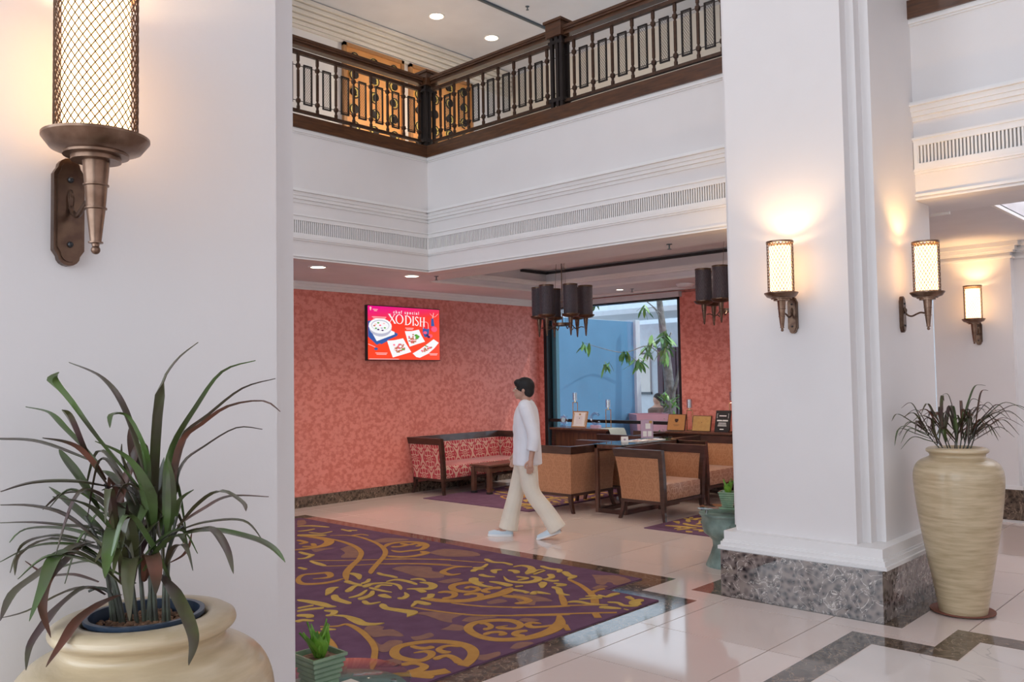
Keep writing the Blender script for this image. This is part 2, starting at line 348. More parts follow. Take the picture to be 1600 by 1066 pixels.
RUG_STROKES=[["g",[[298,391,8],[309,380,8],[321,369,8],[336,364,7.5],[350,368,7],[362,377,7],[368,389,7],[367,402,6.5],[360,413,6],[349,419,6],[340,420,6],[332,415,6],[327,406,6],[328,396,5.5],[332,390,5],[340,391,4.5],[345,396,5],[344,401,5],[338,404,3]]],["g",[[346,416,3],[346,410,4],[349,405,5],[354,404,5]]],["g",[[343,368,6],[347,377,5],[348,384,4.5],[344,386,4.5],[338,385,5.5]]],["g",[[354,388,3],[351,391,5],[352,397,4],[358,399,4],[362,397,3],[365,391,3]]],["g",[[319,392,6],[324,391,5],[327,387,4],[326,380,5],[319,378,7],[312,379,8]]],["g",[[312,375,5],[317,364,4],[321,357,1]]],["g",[[457,390,11],[444,378,10],[429,371,9],[412,370,8],[400,374,7],[390,383,6.5],[387,395,6],[390,408,6],[396,417,6],[405,421,6],[414,419,6],[422,413,6],[426,405,6],[423,395,5],[416,391,4],[411,395,4],[409,402,5],[416,400,3]]],["g",[[399,406,5],[404,405,4],[408,408,4],[410,415,4],[407,418,4]]],["g",[[391,397,4],[397,398,4],[402,394,4],[401,389,4.5],[397,390,4]]],["g",[[416,382,4],[411,385,5],[405,383,5],[405,375,6]]],["g",[[434,386,3],[431,392,4],[426,391,5],[424,385,4.5],[430,380,3.5],[437,377,4]]],["g",[[442,373,5],[435,364,3.5],[425,351,3]]],["g",[[405,486,1.5],[409,465,2.2],[418,438,2.2],[430,421,2.2],[448,400,2.2],[463,385,2.2]]],["g",[[436,415,2.2],[456,395,2.2],[476,376,2.2],[493,358,2.2]]],["g",[[431,472,2],[437,453,2],[446,437,2],[464,414,2],[480,399,2]]],["g",[[450,428,2],[471,409,2],[485,397,2],[500,381,2]]],["g",[[427,500,5],[429,488,7],[434,477,8],[445,467,8],[462,463,9],[478,463,10],[493,469,8]]],["g",[[470,457,7],[475,444,6],[473,433,6],[466,431,6],[460,435,4]]],["g",[[446,468,6],[455,467,5],[462,473,5],[460,480,5],[453,481,5]]],["g",[[435,486,6],[444,484,5],[452,491,5],[451,500,5],[445,502,4]]],["g",[[491,498,5],[486,506,6],[475,511,7],[465,508,6],[459,497,6],[462,486,5],[470,484,5],[476,489,4]]],["g",[[476,489,5],[474,497,4],[468,495,4]]],["g",[[488,475,8],[481,480,6],[472,479,5],[471,471,4]]],["g",[[526,548,1.5],[516,558,4],[501,556,5],[494,550,6],[493,539,5],[501,536,3]]],["g",[[497,635,1.4],[512,618,1.4],[530,589,1.4],[541,561,1.4],[546,551,1.4]]],["g",[[483,617,1.4],[501,597,1.4],[514,572,1.4],[525,547,1.4]]],["g",[[450,683,1.4],[468,661,1.4],[494,635,1.4],[513,615,1.4],[535,585,1.4]]],["g",[[444,653,1.4],[461,636,1.4],[486,617,1.4],[506,593,1.4],[520,569,1.4]]],["g",[[512,803,2],[522,772,3],[524,743,4],[517,709,5],[503,678,5],[482,653,5],[460,634,6],[439,613,6],[420,585,4]]],["g",[[536,777,1.5],[548,763,2.5],[550,741,3],[541,704,4],[527,673,5],[509,649,5],[480,623,5],[459,604,5],[452,595,4]]],["g",[[549,758,4],[561,756,3],[562,744,2]]],["g",[[530,677,5],[547,689,6],[564,684,6],[570,667,6],[563,652,7],[548,642,6],[536,646,5],[527,650,5],[527,662,4]]],["g",[[507,644,5],[513,630,5],[525,623,6],[540,625,7],[541,635,6]]],["g",[[538,676,5],[544,670,5],[554,671,5],[555,682,5]]],["g",[[555,668,5],[565,669,5],[563,659,5],[555,658,5]]],["g",[[517,797,6],[521,771,9],[517,751,10],[501,735,10],[483,733,7],[468,738,6]]],["g",[[488,762,5],[497,763,5],[499,782,5]]],["g",[[482,747,5],[491,740,5],[498,753,5]]],["g",[[427,599,5],[413,597,5],[401,601,5],[394,611,5],[400,626,4],[412,637,4],[422,633,4],[430,627,6],[422,613,5],[409,618,4]]],["g",[[333,495,1.5],[341,487,2],[348,485,3],[345,467,4],[337,446,4],[328,429,4],[316,414,4],[302,398,4]]],["g",[[324,488,4],[322,473,4],[314,452,4],[303,434,4]]],["y",[[419,561,7],[429,565,5],[439,559,3],[441,546,3],[433,532,3]]],["y",[[424,552,4],[432,556,3],[437,548,2]]],["y",[[421,557,3],[421,542,3],[423,531,1]]],["y",[[442,562,2],[452,561,4],[454,549,4],[452,535,3]]],["y",[[460,553,2],[466,548,4],[464,538,1]]],["y",[[458,539,2],[461,531,5],[457,521,7],[449,517,6],[443,526,2]]],["y",[[437,530,1],[442,524,4],[439,511,6]]],["y",[[429,523,1],[424,514,4],[417,510,5],[415,514,3]]],["y",[[413,532,6],[412,526,6],[412,518,2]]],["y",[[416,546,3],[406,536,5],[393,533,6]]],["y",[[415,552,2],[401,543,4],[391,543,2]]],["y",[[393,527,4],[390,517,4],[399,514,2]]],["y",[[421,565,1],[417,570,4],[401,559,6]]],["y",[[406,577,2],[399,577,7],[390,568,5],[384,563,1]]],["y",[[389,559,5],[383,548,6],[382,537,5],[382,528,4]]],["y",[[439,581,3],[432,574,4],[425,572,4]]],["y",[[442,611,4],[441,599,6],[433,586,2]]],["y",[[458,594,3],[456,586,4],[457,577,4],[457,566,3]]],["y",[[422,590,6],[421,578,4],[423,569,2]]],["y",[[424,498,3],[431,496,5],[439,503,6]]],["y",[[417,496,3],[417,492,6],[418,480,5]]],["y",[[546,856,2],[558,846,5],[566,822,3]]],["y",[[532,811,2],[537,795,3],[552,796,2]]],["y",[[528,827,2],[538,824,4],[549,825,2]]],["y",[[566,799,3],[565,779,3]]],["y",[[567,787,3],[573,779,3]]],["y",[[514,806,6],[520,800,6],[534,781,5]]],["y",[[465,726,3],[464,712,5],[465,700,2]]],["y",[[467,705,5],[454,696,4],[446,699,2]]],["y",[[448,682,2],[446,665,5],[445,652,3]]],["y",[[426,666,3],[426,654,4]]],["y",[[362,568,3],[365,558,5],[367,544,7],[367,534,5],[370,529,1]]],["y",[[349,547,3],[361,545,3]]],["y",[[344,540,3],[353,538,4],[362,533,4]]],["y",[[358,527,2],[361,519,5],[355,513,4],[351,515,2]]],["y",[[355,511,2],[359,503,3],[358,490,7],[356,478,6],[360,471,4],[366,468,1]]],["y",[[338,531,4],[343,524,6],[341,519,5]]],["y",[[329,517,5],[334,517,4],[338,510,2]]],["y",[[396,509,6],[391,498,5],[393,487,6],[395,479,7],[395,473,8],[386,468,2]]],["y",[[405,486,2],[416,492,4],[419,482,3]]],["y",[[330,490,2],[332,486,4],[336,481,1]]],["y",[[556,562,5],[551,547,4],[555,537,3],[553,525,5]]],["y",[[523,544,4],[530,539,4],[542,545,3]]],["y",[[513,534,5],[520,537,5],[526,533,2]]],["y",[[509,521,5],[508,512,4],[511,505,1]]],["y",[[521,514,3],[527,522,6],[534,519,2]]],["y",[[536,514,3],[537,506,6],[532,500,5]]],["y",[[517,501,1],[508,487,3],[511,474,5],[521,469,7],[530,474,6],[531,483,3]]],["y",[[523,492,2],[524,481,4],[514,482,2]]],["y",[[498,516,7],[490,509,8],[485,499,6],[483,490,4],[485,482,2]]],["y",[[496,497,2],[498,488,5],[497,473,7]]],["y",[[548,519,2],[557,516,4],[554,503,6],[535,491,6]]],["y",[[540,490,3],[551,494,3],[557,491,1]]],["y",[[490,464,2],[490,454,3],[489,448,5]]],["y",[[488,442,5],[493,445,4],[495,437,1]]],["y",[[497,469,3],[503,466,2]]],["y",[[518,461,4],[508,450,3]]],["y",[[566,503,4],[563,491,4],[564,480,5],[557,475,4]]],["y",[[562,473,6],[554,461,6],[553,455,6],[543,453,3]]],["y",[[547,476,6],[539,467,5],[529,467,3]]],["y",[[554,498,5],[548,499,5],[536,491,4]]],["y",[[555,488,2],[538,486,3]]],["y",[[530,470,2],[530,459,4],[535,456,3]]],["y",[[520,463,3],[520,458,4],[508,450,2]]],["y",[[525,453,2],[526,443,5],[520,446,3]]],["y",[[515,446,4],[513,438,5],[503,427,5],[504,419,1]]],["y",[[489,442,4],[495,445,5],[497,432,1]]],["y",[[488,464,3],[490,455,4],[489,448,2]]],["y",[[509,408,1],[513,404,3],[516,397,2]]],["y",[[499,406,1],[506,401,3],[513,395,2]]],["y",[[518,403,2],[518,395,3],[527,395,5],[532,393,3]]],["y",[[487,407,2],[493,403,4],[494,390,3],[500,380,1]]],["y",[[490,379,2],[493,378,6],[498,367,2]]],["y",[[506,385,2],[509,378,3],[506,370,3],[511,362,2]]],["y",[[528,369,5],[520,370,8],[514,365,8],[516,353,3]]],["y",[[522,363,5],[528,360,2]]],["y",[[528,383,5],[524,375,3]]],["y",[[498,363,5],[506,363,6],[508,358,2]]],["y",[[492,358,3],[497,358,3]]],["g",[[479,403,5],[493,417,5],[503,428,2]]],["g",[[543,453,3],[534,433,4],[520,412,5],[510,401,6]]],["g",[[511,401,6],[494,387,6]]],["g",[[478,375,5],[461,356,5]]],["g",[[519,411,5],[533,412,3],[546,405,2]]]]
RUG_SHADOWS=[[[396,470],[404,466],[412,451],[419,443],[404,441],[397,434],[395,441],[396,450],[398,459]],[[381,428],[389,429],[395,431],[396,420],[388,416]],[[404,432],[415,435],[427,420],[414,425],[406,426]],[[382,366],[393,370],[400,364],[394,357],[385,360]],[[360,373],[364,369],[373,367],[371,363],[364,359],[357,360],[355,368]],[[335,362],[350,364],[352,357],[336,356]],[[358,431],[363,428],[372,428],[368,420],[355,422]],[[429,403],[437,404],[440,393],[432,394]],[[346,465],[356,472],[361,462],[356,457],[361,452],[356,435],[349,444],[342,449]],[[341,448],[335,432],[344,435],[349,429],[344,423],[334,421],[329,418],[327,424]],[[316,407],[324,404],[322,395],[316,395],[316,402]],[[395,470],[401,470],[412,452],[398,437],[396,449],[397,461]],[[476,597],[488,598],[502,577],[493,563],[490,545],[480,538],[470,553],[474,581]],[[469,530],[485,529],[487,518],[471,519]],[[542,625],[564,627],[573,597],[563,576],[545,592],[540,605]],[[450,454],[462,453],[461,443],[450,446],[447,449]],[[568,448],[572,440],[579,429],[571,409],[556,406],[552,413],[556,418],[555,422],[547,419],[546,426],[556,435]],[[532,420],[544,421],[544,413],[532,415]],[[480,456],[483,447],[487,433],[483,418],[474,426],[466,421],[464,433]],[[499,707],[520,714],[506,683],[489,660],[476,669],[480,678],[491,687]],[[481,730],[499,716],[486,715],[475,714]],[[475,596],[491,596],[499,574],[491,564],[495,548],[474,544],[473,568]],[[545,716],[565,718],[575,692],[554,696],[544,704]],[[570,893],[577,889],[562,863],[550,862]]]
LEAVES=[[2.2,[[862,1937,1294],[863,1948,1411],[874,1940,1627],[901,1924,1702],[945,1893,1748]]],[2.4,[[880,1918,1308],[876,1900,1421],[881,1873,1513],[908,1825,1597],[941,1770,1677],[985,1707,1701]]],[2.4,[[883,1916,1293],[890,1915,1411],[907,1904,1522],[957,1862,1580],[1013,1813,1639],[1070,1766,1661]]],[2.0,[[883,1913,1323],[882,1882,1443],[888,1847,1525],[909,1797,1562],[939,1738,1601],[980,1670,1612],[998,1628,1589]]],[1.8,[[885,1913,1293],[900,1920,1394],[923,1920,1467],[963,1904,1503],[1025,1865,1546],[1078,1838,1541]]],[2.0,[[852,1941,1413],[832,1920,1497],[794,1918,1579],[759,1918,1586],[747,1896,1560]]],[1.8,[[849,1943,1428],[824,2007,1591],[799,2077,1668],[758,2167,1708]]],[3.6,[[839,1954,1413],[759,1988,1528],[700,2001,1617],[664,1993,1661],[662,1949,1681]]],[2.6,[[788,2008,1422],[740,2014,1499],[704,2009,1581],[683,1990,1600]]],[3.0,[[783,2013,1437],[716,2005,1515],[648,2002,1541]]],[2.0,[[772,2022,1474],[679,2117,1524],[617,2182,1533],[597,2203,1536]]],[1.6,[[772,2022,1474],[736,2113,1547],[721,2185,1588],[686,2279,1604]]],[2.6,[[788,2008,1422],[717,2024,1438],[643,2044,1441],[582,2051,1429]]],[2.6,[[774,2026,1370],[748,2073,1439],[733,2111,1480],[728,2139,1505]]],[1.8,[[897,1898,1322],[915,1840,1377],[937,1777,1413],[959,1718,1390],[952,1691,1376]]],[1.8,[[897,1898,1330],[953,1885,1361],[1011,1871,1386],[1092,1834,1380]]],[1.6,[[892,1904,1315],[938,1854,1336],[999,1789,1339],[1030,1759,1297]]],[3.0,[[898,1899,1308],[936,1821,1322],[984,1734,1307],[1006,1676,1289],[1012,1634,1265]]],[2.0,[[908,1888,1315],[924,1797,1330],[924,1725,1295],[911,1670,1253]]],[2.6,[[897,1897,1352],[903,1887,1389],[921,1867,1412]]],[2.6,[[874,1930,1219],[845,1787,1196],[813,1649,1148],[751,1541,1132]]],[2.6,[[814,1997,1176],[758,1965,1170],[700,1936,1152],[654,1896,1123],[610,1854,1097]]],[2.8,[[802,2004,1250],[765,2003,1300],[704,2027,1364],[646,2052,1390],[589,2075,1398]]],[2.4,[[791,2013,1303],[757,2117,1364],[732,2214,1412]]],[3.4,[[770,2035,1296],[716,2020,1291],[650,2020,1245],[595,2007,1216],[562,1972,1176]]],[2.8,[[755,2051,1289],[702,2017,1287],[660,1971,1278],[624,1920,1238],[585,1873,1188]]],[2.4,[[788,2024,1177],[742,2013,1202],[688,2014,1169],[650,1998,1138],[618,1975,1109],[600,1938,1075]]],[2.4,[[755,2051,1296],[705,2026,1264],[656,2000,1226],[633,1947,1185],[626,1877,1146]]],[1.8,[[791,2013,1295],[775,2028,1325],[724,2082,1334],[672,2136,1343],[621,2190,1344]]],[2.0,[[796,2008,1280],[796,2045,1291],[742,2136,1318],[688,2230,1316],[654,2304,1289]]],[1.8,[[797,2009,1265],[781,2043,1278],[708,2137,1300],[666,2202,1261],[664,2227,1213]]],[3.0,[[812,1993,1265],[773,1932,1336],[737,1876,1292],[706,1813,1259]]],[3.0,[[829,1980,1190],[796,1902,1272],[761,1834,1239],[734,1760,1177]]],[3.0,[[849,1958,1205],[828,1877,1277],[807,1805,1249],[778,1740,1224]]],[1.8,[[793,2018,1184],[767,2045,1192],[727,2088,1185],[667,2155,1142],[626,2199,1128]]],[4.0,[[859,1939,1323],[830,1915,1417],[784,1910,1493],[726,1921,1532]]],[3.0,[[857,1943,1294],[840,1955,1383],[808,1986,1421],[778,2019,1414]]],[2.2,[[882,1915,1308],[879,1891,1362],[869,1872,1438],[855,1859,1494]]],[2.6,[[862,1936,1323],[873,1945,1380],[884,1954,1423],[896,1962,1482]]],[1.6,[[889,1912,1248],[909,1890,1263],[918,1878,1285],[920,1874,1314]]],[2.0,[[813,1995,1206],[794,1939,1268],[765,1895,1299],[738,1853,1254]]],[1.8,[[776,2031,1266],[740,2068,1289],[679,2133,1290],[623,2194,1255]]],[1.8,[[765,2040,1296],[716,2141,1306],[681,2228,1279],[656,2307,1219]]],[3.2,[[836,1964,1309],[832,1988,1381],[806,2036,1440],[792,2075,1454]]],[2.0,[[800,2000,1354],[770,2053,1398],[734,2115,1404],[705,2173,1365]]],[2.2,[[855,1939,1383],[848,1992,1447],[850,2033,1520],[865,2062,1569]]],[2.0,[[846,1951,1353],[824,1970,1428],[807,1983,1488],[807,1981,1518]]],[1.6,[[792,2015,1251],[764,2094,1245],[740,2169,1223],[721,2241,1186]]],[1.6,[[881,1921,1234],[878,1873,1284],[877,1824,1298],[872,1783,1275]]],[2.4,[[801,2002,1310],[761,1992,1360],[722,1982,1394],[666,1992,1414]]],[2.2,[[838,1966,1250],[795,1935,1304],[750,1910,1307],[712,1879,1282]]],[1.5,[[777,2033,1206],[749,2112,1215],[719,2192,1209],[688,2272,1241]]]]
STEMS=[[[802,2013,1113],[793,2017,1206],[775,2029,1296],[754,2049,1356]],[[816,1998,1124],[803,2007,1184],[792,2015,1251],[780,2023,1325]],[[828,1986,1105],[828,1981,1176],[827,1977,1257],[811,1990,1324]],[[852,1960,1127],[844,1963,1205],[839,1962,1294],[845,1951,1368]],[[862,1950,1112],[858,1948,1205],[854,1944,1323],[839,1954,1413]],[[870,1941,1115],[863,1940,1234],[877,1920,1323],[885,1905,1412]],[[881,1928,1137],[881,1921,1234],[892,1904,1308],[907,1887,1330]],[[840,1971,1131],[828,1979,1220],[811,1990,1324],[783,2013,1429]],[[856,1956,1123],[861,1942,1249],[861,1935,1353],[859,1932,1420]],[[807,2007,1124],[798,2013,1176],[778,2034,1192],[763,2050,1185]],[[820,1993,1127],[803,2006,1206],[776,2031,1258],[750,2057,1281]],[[889,1920,1137],[885,1920,1204],[888,1910,1293],[897,1897,1352]]]
# ================================================================== STRUCTURE
# floor: bed of grout, tiles laid 0.78 m apart
fl = st('floor', MB().box(-5.2, 13, -6.2, 12.5, -.12, -.006), MT['grout'])
tile_me = {}
def tile(x0, x1, y0, y1, m=None, z=0.0, name='floor_tile'):
    obj(name, MB().box(x0, x1, y0, y1, z-.012, z), m or MT['tile'], fl)
G = .0035
tmesh = MB().box(G, .78-G, G, .785-G, -.012, 0).mesh('floor_tile', MT['tile'])
nt_ = 0
for i in range(-5, 9):
    for j in range(-4, 9):
        x = 4.82+.78*i; y = 3.257+.785*j
        if x+.78 < 1.0 and y < 7: continue
        if x > 11.1: continue
        if y+.785 > 3.7 and y < 9 and x+.78 < 5.3 and y > 3.6 and y+.785 < 9: continue     # under the carpet
        o = obj('floor_tile', tmesh, None, fl); o.location = (x, y, 0); nt_ += 1
# plain field where nothing is seen from the picture's side
obj('floor_field', MB().box(-5.1, .9, -6.1, 12.4, -.012, 0), MT['tile'], fl)
obj('floor_field', MB().box(.9, 12.9, -6.1, .10, -.012, -.001), MT['tile'], fl)
# dark marble bands, laid as strips with mitred joints
def strip(x0, x1, y0, y1, m='empdark', z=.0012): obj('border_strip', MB().box(x0, x1, y0, y1, -.01, z), MT[m], fl)
bx1, bx2 = 5.84, 6.035
strip(bx1, bx2, 3.89, 9.28); strip(5.36, 5.84, 3.89, 4.08); strip(5.36, 5.55, 3.40, 3.89)
strip(.8, 5.36, 3.40, 3.60); strip(1.2, 5.84, 9.09, 9.28)
# around the column
strip(5.79, 8.0, 2.03, 2.15); strip(5.80, 8.0, 3.34, 3.60); strip(5.79, 5.815, 2.15, 3.34)
# second band with white veined marble inside it
strip(.8, 5.34, 2.055, 2.245); strip(5.34, 5.525, 1.57, 2.245); strip(5.525, 5.79, 1.57, 1.75); strip(5.79, 5.98, -1.5, 1.75)
for (x0, x1, y0, y1) in ((.9, 2.2, .1, 2.05), (2.2, 3.0, .1, 2.05), (3.0, 3.8, .1, 2.05), (3.8, 4.57, .1, 2.05), (4.575, 5.335, 1.22, 2.05), (4.575, 5.335, .1, 1.215), (5.34, 5.785, .1, .8), (5.34, 5.785, .805, 1.565)):
    obj('marble_tile', MB().box(x0, x1-.004, y0, y1-.004, -.01, .0008), MT['mtile'], fl)

# walls
wb_ = st('wall_back', MB().box(-5, 11.5, 9.86, 10.05, 0, 4.45), MT['red'])
wr = MB().box(11.15, 11.35, 3.62, 7.0, 0, 4.45); wr.box(11.15, 11.35, 9.75, 9.86, 0, 4.45); wr.box(11.15, 11.35, 7.0, 9.75, 2.93, 4.45)
wr.box(11.15, 11.35, 7.0, 9.75, 0, .10)
st('wall_right', wr, MT['red'])
w2 = MB().box(11.15, 11.35, -6, 2.9, 0, 4.45); w2.box(11.15, 11.35, 2.9, 3.62, 2.95, 4.45)
st('wall_hall', w2, MT['white'])
st('baseboard_back', MB().box(-5, 11.15, 9.835, 9.86, 0, .145), MT['empdark'])
st('baseboard_right', MB().box(11.12, 11.15, 3.62, 7.0, 0, .145), MT['empdark'])
crown = MB()
for (d, z0, z1) in ((.03, 2.90, 2.93), (.06, 2.93, 2.965), (.10, 2.965, 3.0)):
    crown.box(-5, 11.15, 9.86-d, 9.86, z0, z1); crown.box(11.15-d, 11.15, 3.62, 9.86, z0+.03 if z0 < 2.95 else z0, z1)
st('trim_1', crown, MT['trim'])
# lounge ceiling ring, tray and the slabs above
c = MB()
c.box(-5, 7.66, 8.2, 9.86, 3.0, 3.06); c.box(7.2, 7.66, 3.6, 8.2, 3.0, 3.06); c.box(7.66, 10.15, 8.80, 9.86, 3.0, 3.06); c.box(10.15, 11.15, 3.6, 9.86, 3.0, 3.06)
c.box(7.66, 10.15, 3.45, 3.75, 3.0, 3.06)
st('ceiling_lounge', c, MT['ceil'])
t = MB(); t.box(7.6, 10.2, 3.5, 8.85, 3.34, 3.40)
for (x0, x1, y0, y1) in ((7.60, 7.66, 3.7, 8.86), (10.15, 10.21, 3.7, 8.86), (7.60, 10.21, 8.80, 8.86), (7.60, 10.21, 3.70, 3.76)): t.box(x0, x1, y0, y1, 3.06, 3.36)
st('ceiling_tray', t, MT['ceil'])
tt = MB()
for (d, z0, z1) in ((.015, 3.0, 3.03), (.04, 3.10, 3.13), (.07, 3.13, 3.17)):
    tt.box(10.15-d, 10.15, 3.8, 8.80-d, z0, z1); tt.box(7.66+d, 10.15, 8.80-d, 8.80, z0, z1); tt.box(7.66, 7.66+d, 3.8, 8.8, z0, z1)
st('trim_2', tt, MT['trim'])
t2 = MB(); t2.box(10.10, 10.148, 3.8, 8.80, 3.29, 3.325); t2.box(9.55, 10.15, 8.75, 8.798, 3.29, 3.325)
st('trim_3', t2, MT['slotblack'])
c = MB()
c.box(7.2, 7.72, -6, 3.45, 3.0, 3.06); c.box(7.72, 11.15, 2.0, 3.6, 3.08, 3.14)
c.box(7.72, 11.15, -6, -1.6, 3.08, 3.14); c.box(7.7, 11.2, -1.7, 2.1, 3.36, 3.42)
c.box(7.68, 7.74, -6, 2.05, 3.06, 3.40); c.box(7.72, 11.2, 2.0, 2.06, 3.10, 3.38)
st('ceiling_hall', c, MT['ceil'])
tt = MB()
for (d, z0, z1) in ((.03, 3.08, 3.11), (.06, 3.30, 3.33), (.10, 3.33, 3.36)):
    tt.box(7.74, 11.15, 2.0-d, 2.0, z0, z1); tt.box(7.74, 7.74+d, -1.6, 2.0, z0, z1)
for (d, z0, z1) in ((.03, 2.98, 3.02), (.07, 3.02, 3.05), (.11, 3.05, 3.08)):
    tt.box(7.72, 7.72+d, 2.2, 3.4, z0, z1)
st('trim_4', tt, MT['trim'])
g = MB(); g.box(7.1, 11.36, -6, 12.4, 4.45, 4.52); g.box(-5, 7.1, 8.1, 12.4, 4.45, 4.52)
st('floor_gallery', g, MT['cream'])
st('ceiling', MB().box(-5.2, 11.6, -6.2, 12.5, 7.05, 7.2), MT['upceil'])

# fascias of the gallery
FX, FY = 7.03, 8.035
fa = MB(); fa.box(-5, FX+.17, FY, FY+.17, 3.0, 4.50); fa.box(FX, FX+.17, -6, FY, 3.0, 4.50)
st('wall_gallery', fa, MT['white'])
def run(mb, z0, z1, d):       # a moulding that runs along both fascias
    mb.box(-5, FX, FY-d, FY, z0, z1); mb.box(FX-d, FX, -6, FY, z0, z1)
tm = MB(); run(tm, 3.0, 3.012, .012); run(tm, 3.025, 3.045, .02)
run(tm, 3.205, 3.222, .015); run(tm, 3.222, 3.24, .03); run(tm, 3.455, 3.47, .03); run(tm, 3.47, 3.487, .045)
run(tm, 3.62, 3.655, .015); run(tm, 3.655, 3.69, .04); run(tm, 3.69, 3.73, .055); run(tm, 3.73, 3.745, .085); run(tm, 3.745, 3.765, .07)
run(tm, 4.385, 4.40, .012); run(tm, 4.40, 4.437, .03)
st('trim_5', tm, MT['trim'])
bd = MB(); bd.box(-5, FX, FY-.05, FY+.2, 4.437, 4.583); bd.box(FX-.05, FX+.2, -6, FY+.2, 4.437, 4.583)
st('trim_6', bd, MT['wood'])

# grilles: backing, frame and very many slats
def grille(name, axis, a0, a1, label):
    t = thing(name, ((a0+a1)/2, FY-.01, 3.35) if axis == 'x' else (FX-.01, (a0+a1)/2, 3.35), label, 'vent', 'air grilles in the gallery fascia')
    h = (a1-a0)/2; fr = MB(); sl = MB(); bk = MB()
    def B(mb, p0, p1, d0, d1, z0, z1):
        if axis == 'x': mb.box(p0, p1, -d1, -d0, z0, z1)
        else: mb.box(-d1, -d0, p0, p1, z0, z1)
    B(bk, -h, h, -.006, -.004, -.10, .10)
    B(fr, -h, h, 0, .022, .072, .105); B(fr, -h, h, 0, .022, -.110, -.068)
    B(fr, -h, -h+.03, 0, .022, -.068, .072); B(fr, h-.03, h, 0, .022, -.068, .072)
    n = int((2*h)/.026)
    for i in range(n+1):
        p = -h+.03+i*(2*h-.06)/n; B(sl, p-.007, p+.007, .002, .014, -.068, .072)
    obj('backing', bk, MT['slot'], t); obj('frame', fr, MT['trim'], t); obj('slat', sl, MT['trim'], t, kind='stuff')
grille('air_grille', 'x', .5, FX-.005, 'long white slotted air grille in the left fascia under the balcony corner')
grille('air_grille', 'y', 3.41, FY-.005, 'long white slotted air grille in the fascia between balcony corner and square column')
grille('air_grille', 'y', -3.0, 2.235, 'white slotted air grille in the fascia right of the square column')

# square columns with stepped corners, moulded plinth and marble base
def column(name, x0, x1, y0, y1, steps, base=True, h=7.05, plinth=(.08, .085, .065, .075)):
    """steps: list of (dx, dy) that the corner recedes along x and along y"""
    m = MB(); z0 = .475
    m.box(x0, x1, y0+sum(s[1] for s in steps), y1-sum(s[1] for s in steps), z0, h)
    ax = 0; ay = sum(s[1] for s in steps)
    for dx, dy in steps:
        ax += dx; ay -= dy
        m.box(x0+ax, x1-ax, y0+ay, y1-ay, z0, h)
    t = st(name, m, MT['white'])
    if base:
        a, b, c_, d = plinth
        st('plinth', MB().box(x0-a, x1+a, y0+b-.01, y1-.06, .36, z0), MT['trim'], t)
        mo = MB()
        for k, (o_, za, zb) in enumerate(((.008, .395, .41), (.02, .365, .395), (.036, .340, .365))): mo.box(x0-a-o_, x1+a+o_, y0+b-.01-o_, y1-.06+o_, za, zb)
        st('plinth_moulding', mo, MT['trim'], t)
        st('marble_base', MB().box(x0-.14, x1+.14, 2.15, y1-.06, 0, .34), MT['emp'], t)
        st('marble_base', MB().box(x0+.13, x1-.13, y1-.06, y1+.05, 0, .34), MT['emp'], t)
    return t
column('wall_column', 5.95, 7.53, 2.24, 3.405, [(.10, .06), (.10, .065)], plinth=(.08, -.065, 0, 0))
# near pillar at the left of the picture
m = MB(); m.box(.45, 1.38, 2.27, 3.4, 0, 7.05); m.box(.40, 1.43, 2.33, 3.34, 0, 7.05); m.box(.31, 1.515, 2.39, 3.28, 0, 7.05)
pil = st('wall_pillar', m, MT['white'])
st('marble_base', MB().box(.22, 1.60, 2.20, 3.45, 0, .34), MT['emp'], pil)
# pier at the far end of the hall
m = MB(); m.box(10.6, 11.15, 2.42, 3.23, 0, 3.08); m.box(10.72, 11.15, -6, 2.42, 0, 3.08)
pier = st('wall_pier', m, MT['white'])
mb = MB(); mb.box(10.56, 10.6, 2.38, 3.27, .03, .36); mb.box(10.68, 10.72, -6, 2.38, .03, .36)
st('marble_base', mb, MT['empdark'], pier)
mb = MB(); mb.box(10.57, 10.6, 2.39, 3.26, 0, .03); mb.box(10.69, 10.72, -6, 2.39, 0, .03); mb.box(10.56, 10.6, 2.38, 3.27, .36, .40); mb.box(10.68, 10.72, -6, 2.38, .36, .40)
st('skirting', mb, MT['trim'], pier)
cr = MB()
for (d, z0, z1) in ((.02, 2.90, 2.925), (.04, 2.965, 2.985), (.06, 2.985, 3.03), (.10, 3.03, 3.08)):
    cr.box(10.6-d, 10.9, 2.42-d, 3.23+d, z0, z1); cr.box(10.72-d, 10.9, -6, 2.42, z0, z1)
st('trim_7', cr, MT['trim'])

# upper gallery walls and the stepped cove
st('wall_upper_back', MB().box(-5, 11.3, 10.3, 10.45, 4.52, 7.05), MT['white'])
uw = MB(); uw.box(11.0, 11.15, -6, 6.3, 4.52, 7.05); uw.box(11.0, 11.15, 6.3, 9.5, 6.25, 7.05); uw.box(11.0, 11.15, 9.5, 10.3, 4.52, 7.05)
uwo = st('wall_upper_right', uw, MT['cream'])
cv = st('trim_8', MB().box(-5, 11.0, 10.26, 10.3, 6.66, 6.70), MT['cove'])
for k in range(5):
    d = .02+.035*k
    obj('cove_board', MB().bbox(-5, 11.0-d, 10.3-d-.03, 10.3, 6.705+.068*k, 6.705+.068*(k+1)-.008, .006), MT['cove'], cv, kind=None)
# light upper window in the gallery
wn = st('window_3', MB().box(11.04, 11.06, 6.3, 9.5, 4.52, 6.25), MT['ugla'])
fr = MB()
for y in (6.3, 7.35, 8.4, 9.46): fr.box(11.0, 11.08, y, y+.04, 4.52, 6.25)
fr.box(11.0, 11.08, 6.3, 9.5, 6.2, 6.25)
st('window_frame', fr, MT['paleblue'], wn)

